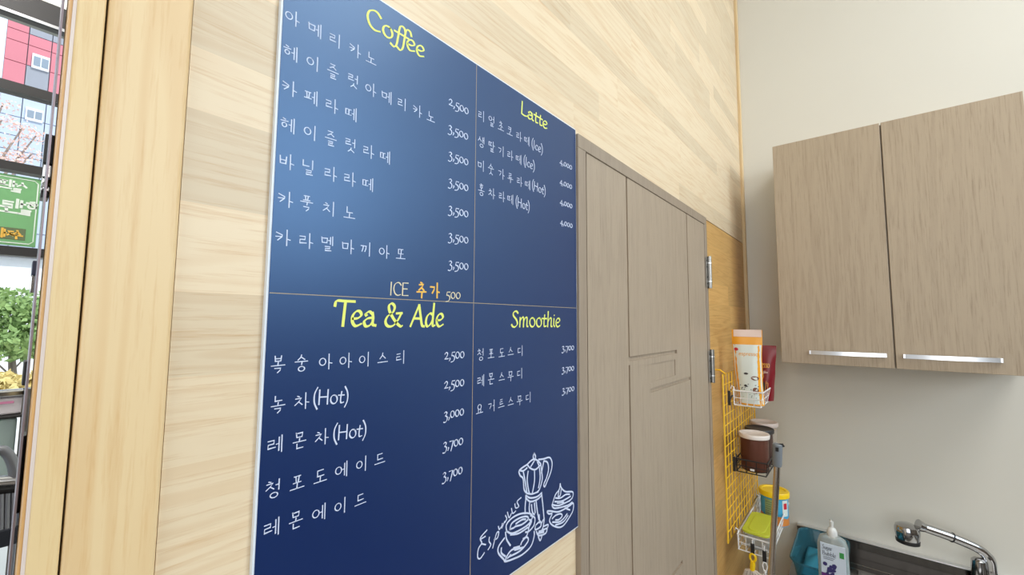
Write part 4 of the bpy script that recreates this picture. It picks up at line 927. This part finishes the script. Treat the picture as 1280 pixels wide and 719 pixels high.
# outdoor furniture and rails seen low through the opening
def rail(z0, z1, y, name, mat, label, cat, x0=-0.75, x1=0.11, dy=0.03, parent=None):
    o = MB().box(x0, x1, y, y+dy, z0, z1).build(name, mat, parent, bevel=0.004)
    if not parent: o['label'] = label; o['category'] = cat
    return o
disp = thing('display_stand', (-0.3, 1.05, 0), 'chrome edged display stand with white printed box, low behind the glass opening', 'stand')
y = 1.05
zf = lambda py, px=0: onY(px, py, y).z
xr = onY(34, 500, y).x
rail(zf(498), zf(489), y, 'top_rail', m_chrome, '', '', x1=xr, parent=disp)
m_sign = noisy('white_box_print', srgb(240, 232, 236), 0.5, amt=0.03)
sb = rail(zf(520), zf(499), y+0.005, 'printed_box', m_sign, '', '', x1=xr-0.004, dy=0.12, parent=disp)
rail(zf(506), zf(503), y+0.003, 'pink_print', noisy('pink_print', srgb(238, 150, 190), 0.5), '', '', x0=-0.05, x1=xr-0.02, dy=0.001, parent=disp)
rail(zf(524.5), zf(520.5), y-0.004, 'lower_rail', m_dark, '', '', x1=xr, parent=disp)
m_pale = noisy('pale_green_panel', srgb(206, 226, 220), 0.4, amt=0.03)
rail(zf(612), zf(526), y+0.02, 'pale_panel', m_pale, '', '', x1=xr-0.012, dy=0.01, parent=disp)
for x in (-0.72, xr-0.008): MB().box(x, x+0.012, y, y+0.03, 0, zf(489)).build('post', m_steel, disp)
chair = thing('metal_chair', (-0.12, 0.8, 0), 'grey metal chair with arched back, lowest in the glass opening', 'chair')
yy = 0.82; A_ = lambda px, py: tuple(onY(px, py, yy))
m_cg = noisy('grey_chair_metal', srgb(150, 152, 158), 0.35, 0.6, amt=0.05)
pts = catmull([A_(-26, 600), A_(-16, 572), A_(-2, 563), A_(8, 566), A_(16, 580), A_(20, 604)], k=6)
MB().tube(pts, 0.0085, 10).build('backrest', m_cg, chair)
MB().tube([A_(-30, 604), A_(24, 600)], 0.0105, 10).build('arm_rail', m_alu, chair)
MB().tube([A_(-30, 615), A_(24, 610)], 0.009, 10).build('arm_rail', m_black, chair)
for k in range(6): MB().tube([A_(-22+k*8, 610), A_(-21+k*7.5, 662)], 0.004, 8).build('spindle', m_cg, chair)
zseat = onY(0, 662, yy).z
sl = rounded(-0.20, 0.055, yy-0.005, yy+0.2, 0.03)
MB().prism([(x, y_, zseat) for x, y_ in sl], (0, 0, -0.035), 0).build('seat', noisy('dark_seat', srgb(38, 42, 52), 0.5), chair, bevel=0.004)
for x in (-0.19, 0.045):
    for y_ in (yy+0.01, yy+0.18): MB().tube([(x, y_, 0), (x, y_, zseat-0.02)], 0.01, 8).build('leg', m_cg, chair)

# street outside
m_pave = noisy('pale_street_paving', srgb(214, 208, 198), 0.8, scale=2, amt=0.06)
box(-60, 60, SYF+0.05, 80, -0.2, -0.02).build('ground', m_pave, **S)
m_canopy = noisy('grey_awning', srgb(150, 150, 142), 0.7, amt=0.05)
aw = thing('awning', (-0.4, 2.0, 2.8), 'grey awning jutting out above the shopfront glass', 'awning')
MB().box(-2.6, 1.4, SYF+0.06, 1.96, 2.90, 2.96).build('canopy', m_canopy, aw); MB().box(-2.6, 1.4, 1.96, 1.99, 2.90, 2.99).build('front_edge', m_canopy, aw)
MB().box(-2.4, -2.36, SYF+0.055, 1.96, 2.84, 2.90).box(1.2, 1.24, SYF+0.055, 1.96, 2.84, 2.90).build('bracket', m_dark, aw)

BY = 18.0
bl = thing('apartment_block', (6, BY+4, 0), 'red and pale grey panelled building across the street', 'building')
m_redp = noisy('red_cladding', srgb(206, 122, 134), 0.6, scale=1, amt=0.08); m_greyp = noisy('grey_cladding', srgb(150, 152, 162), 0.6, scale=1, amt=0.06); m_blup = noisy('pale_blue_grey_cladding', srgb(186, 196, 214), 0.6, scale=1, amt=0.04)
def bx_(px, py): return onY(px, py, BY)
xl = bx_(6, 60).x
box(xl, 14, BY+0.06, BY+8, 0, 12.2).build('core_wall', m_greyp, bl)
zlow = bx_(40, 118).z; 
xs_ = [xl+0.0, bx_(35, 60).x, bx_(64, 70).x, bx_(64, 70).x+1.3, bx_(64, 70).x+3.0, 5.5, 9, 14]
zsr = [zlow, bx_(30, 80).z, bx_(30, 54).z, bx_(30, 40).z, 12.2]
win_r = (1, 1)
wx0, wx1 = bx_(39, 80).x, bx_(62.5, 80).x; wz0, wz1 = bx_(50, 84.5).z, bx_(50, 74).z
for i in range(len(xs_)-1):
    for j in range(len(zsr)-1):
        grey = (i == 1 and j == 0) or (i >= 1 and j == 3) or (i == 3 and j < 2)
        mat = m_greyp if grey else m_redp
        box(xs_[i]+0.01, xs_[i+1]-0.01, BY, BY+0.06, zsr[j]+0.01, zsr[j+1]-0.01).build('cladding_panel', mat, bl)
zl = [0, 1.2, 2.8, 4.2, 5.4, 6.4, bx_(30, 190).z, bx_(30, 172).z, bx_(30, 148).z, zlow]
zl = sorted(z for z in zl)
for i in range(len(xs_)-1):
    for j in range(len(zl)-1):
        box(xs_[i]+0.01, xs_[i+1]-0.01, BY, BY+0.06, zl[j]+0.01, zl[j+1]-0.01).build('cladding_panel', m_blup, bl)
m_wf = noisy('white_window_frame', srgb(236, 238, 242), 0.5); m_wg = noisy('grey_window_glass', srgb(140, 152, 166), 0.15)
for k, (a, c_) in enumerate([((39, 84.5), (62.5, 74)), ((31, 149.5), (54.5, 139.5)), ((82, 84.5), (105, 74)), ((75, 149.5), (99, 139.5))]):
    p, q = bx_(*a), bx_(c_[0], c_[1]); 
    fz = MB().box(p.x, q.x, BY-0.06, BY-0.001, min(p.z, q.z), max(p.z, q.z)).build('window', m_wf, bl)
    wdt = q.x-p.x
    for a0, a1 in ((0.10, 0.48), (0.56, 0.94)):
        MB().box(p.x+wdt*a0, p.x+wdt*a1, BY-0.075, BY-0.06, min(p.z, q.z)+0.08, max(p.z, q.z)-0.08).build('pane', m_wg, fz)

# trees and hedge
m_leafg = noisy('green_leaves', srgb(150, 178, 112), 0.7, scale=3, amt=0.3); m_leafo = noisy('autumn_orange_leaves', srgb(246, 206, 194), 0.7, scale=3, amt=0.2); m_bark = noisy('bark', srgb(150, 136, 126), 0.8, amt=0.2); m_leafy = noisy('yellow_hedge_leaves', srgb(226, 206, 140), 0.7, scale=4, amt=0.3)
def leaves(blobs, n, size, seed, name, mat, parent):
    r = random.Random(seed); mb = MB()
    for _ in range(n):
        cx, cy, cz, rx, rz = r.choice(blobs)
        a, bq, c = r.uniform(0, 6.28), r.uniform(-1, 1), r.random()**0.45
        s = math.sqrt(1-bq*bq)
        p = Vector((cx+rx*c*s*math.cos(a), cy+rx*c*s*math.sin(a), cz+rz*c*bq))
        u = Vector((r.uniform(-1, 1), r.uniform(-1, 1), r.uniform(-1, 1))).normalized(); v = u.cross(Vector((r.uniform(-1, 1), r.uniform(-1, 1), r.uniform(-1, 1)))).normalized(); k = size*r.uniform(0.6, 1.4)
        mb.add([p-u*k, p+v*k*0.5, p+u*k, p-v*k*0.5], [(0, 1, 2, 3)])
    o = mb.build(name, mat, parent); o['kind'] = 'stuff'; return o
def tree(label, x, y, h, blobs, mat, n, size, seed):
    t = thing('tree', (x, y, 0), label, 'tree')
    MB().tube([(x, y, -0.02), (x+0.05, y, h*0.4), (x-0.03, y, h*0.8)], [h*0.03, h*0.022, h*0.01], 8).build('trunk', m_bark, t)
    r = random.Random(seed); br = MB()
    for bx0 in blobs[:8]:
        br.tube([(x, y, h*0.45), ((x+bx0[0])/2, (y+bx0[1])/2, (h*0.45+bx0[2])/2+0.1), bx0[:3]], [h*0.006, h*0.004, h*0.002], 6)
    br.build('branches', m_bark, t)
    leaves(blobs, n, size, seed, 'foliage', mat, t)
TYY = 9.5
tree('bushy green tree across the street, in front of the building', 0.05, TYY, 2.0, [(0.0, TYY, 1.9, 0.7, 0.33), (-0.6, TYY, 1.6, 0.6, 0.34), (0.6, TYY+.2, 1.65, 0.6, 0.34), (0.0, TYY-.2, 1.4, 0.7, 0.28)], m_leafg, 5000, 0.055, 21)
T2 = 11
zt_ = lambda px, py: onY(px, py, T2)
bl2 = [tuple(zt_(px, py))+(0.22, 0.14) for px, py in ((4, 130), (2, 150), (28, 160), (15, 178), (45, 170), (40, 192), (8, 195), (22, 200), (-20, 170), (-30, 200))]
tree('thin autumn tree with sparse orange leaves before the pale cladding', -0.9, T2, 5.2, bl2, m_leafo, 700, 0.028, 4)
hd = thing('hedge', (0, 8.4, 0), 'low yellow and orange hedge along the street', 'hedge')
leaves([(x*0.5-1.5, 8.4, 0.86, 0.34, 0.17) for x in range(8)], 5000, 0.05, 9, 'foliage', m_leafy, hd)
box(-3, 3, 8.2, 8.6, -0.02, 0.72).build('planter_wall', m_wf, hd)
# distant white wall / shed behind the trees
sh = thing('white_shed', (0, 14, 0), 'low pale shed behind the green tree', 'shed')
MB().box(-3, 4, 13, 16, -0.02, 3.0).build('walls', m_wf, sh); MB().box(-3.2, 4.2, 12.8, 16.2, 3.0, 3.2).build('roof', m_greyp, sh)

# ------------------------------------------------------------------ ceiling lamp (out of frame, gives the ceiling light)
box(0.5, 1.8, -2.7, -1.4, 4.05, 4.15).build('trim_7', m_ceil, **S)

for o in list(COL.objects):
    if o.parent is None and o.get('category') and o.name.split('.')[0] in ('wall_cabinet', 'wire_grid_rack', 'wire_basket', 'grid_clamp', 'coffee_pouch', 'canister', 'tea_tin', 'lidded_box', 'plastic_tub', 'dish_cloth', 'sink_unit'):
        o.location.y -= 0.006
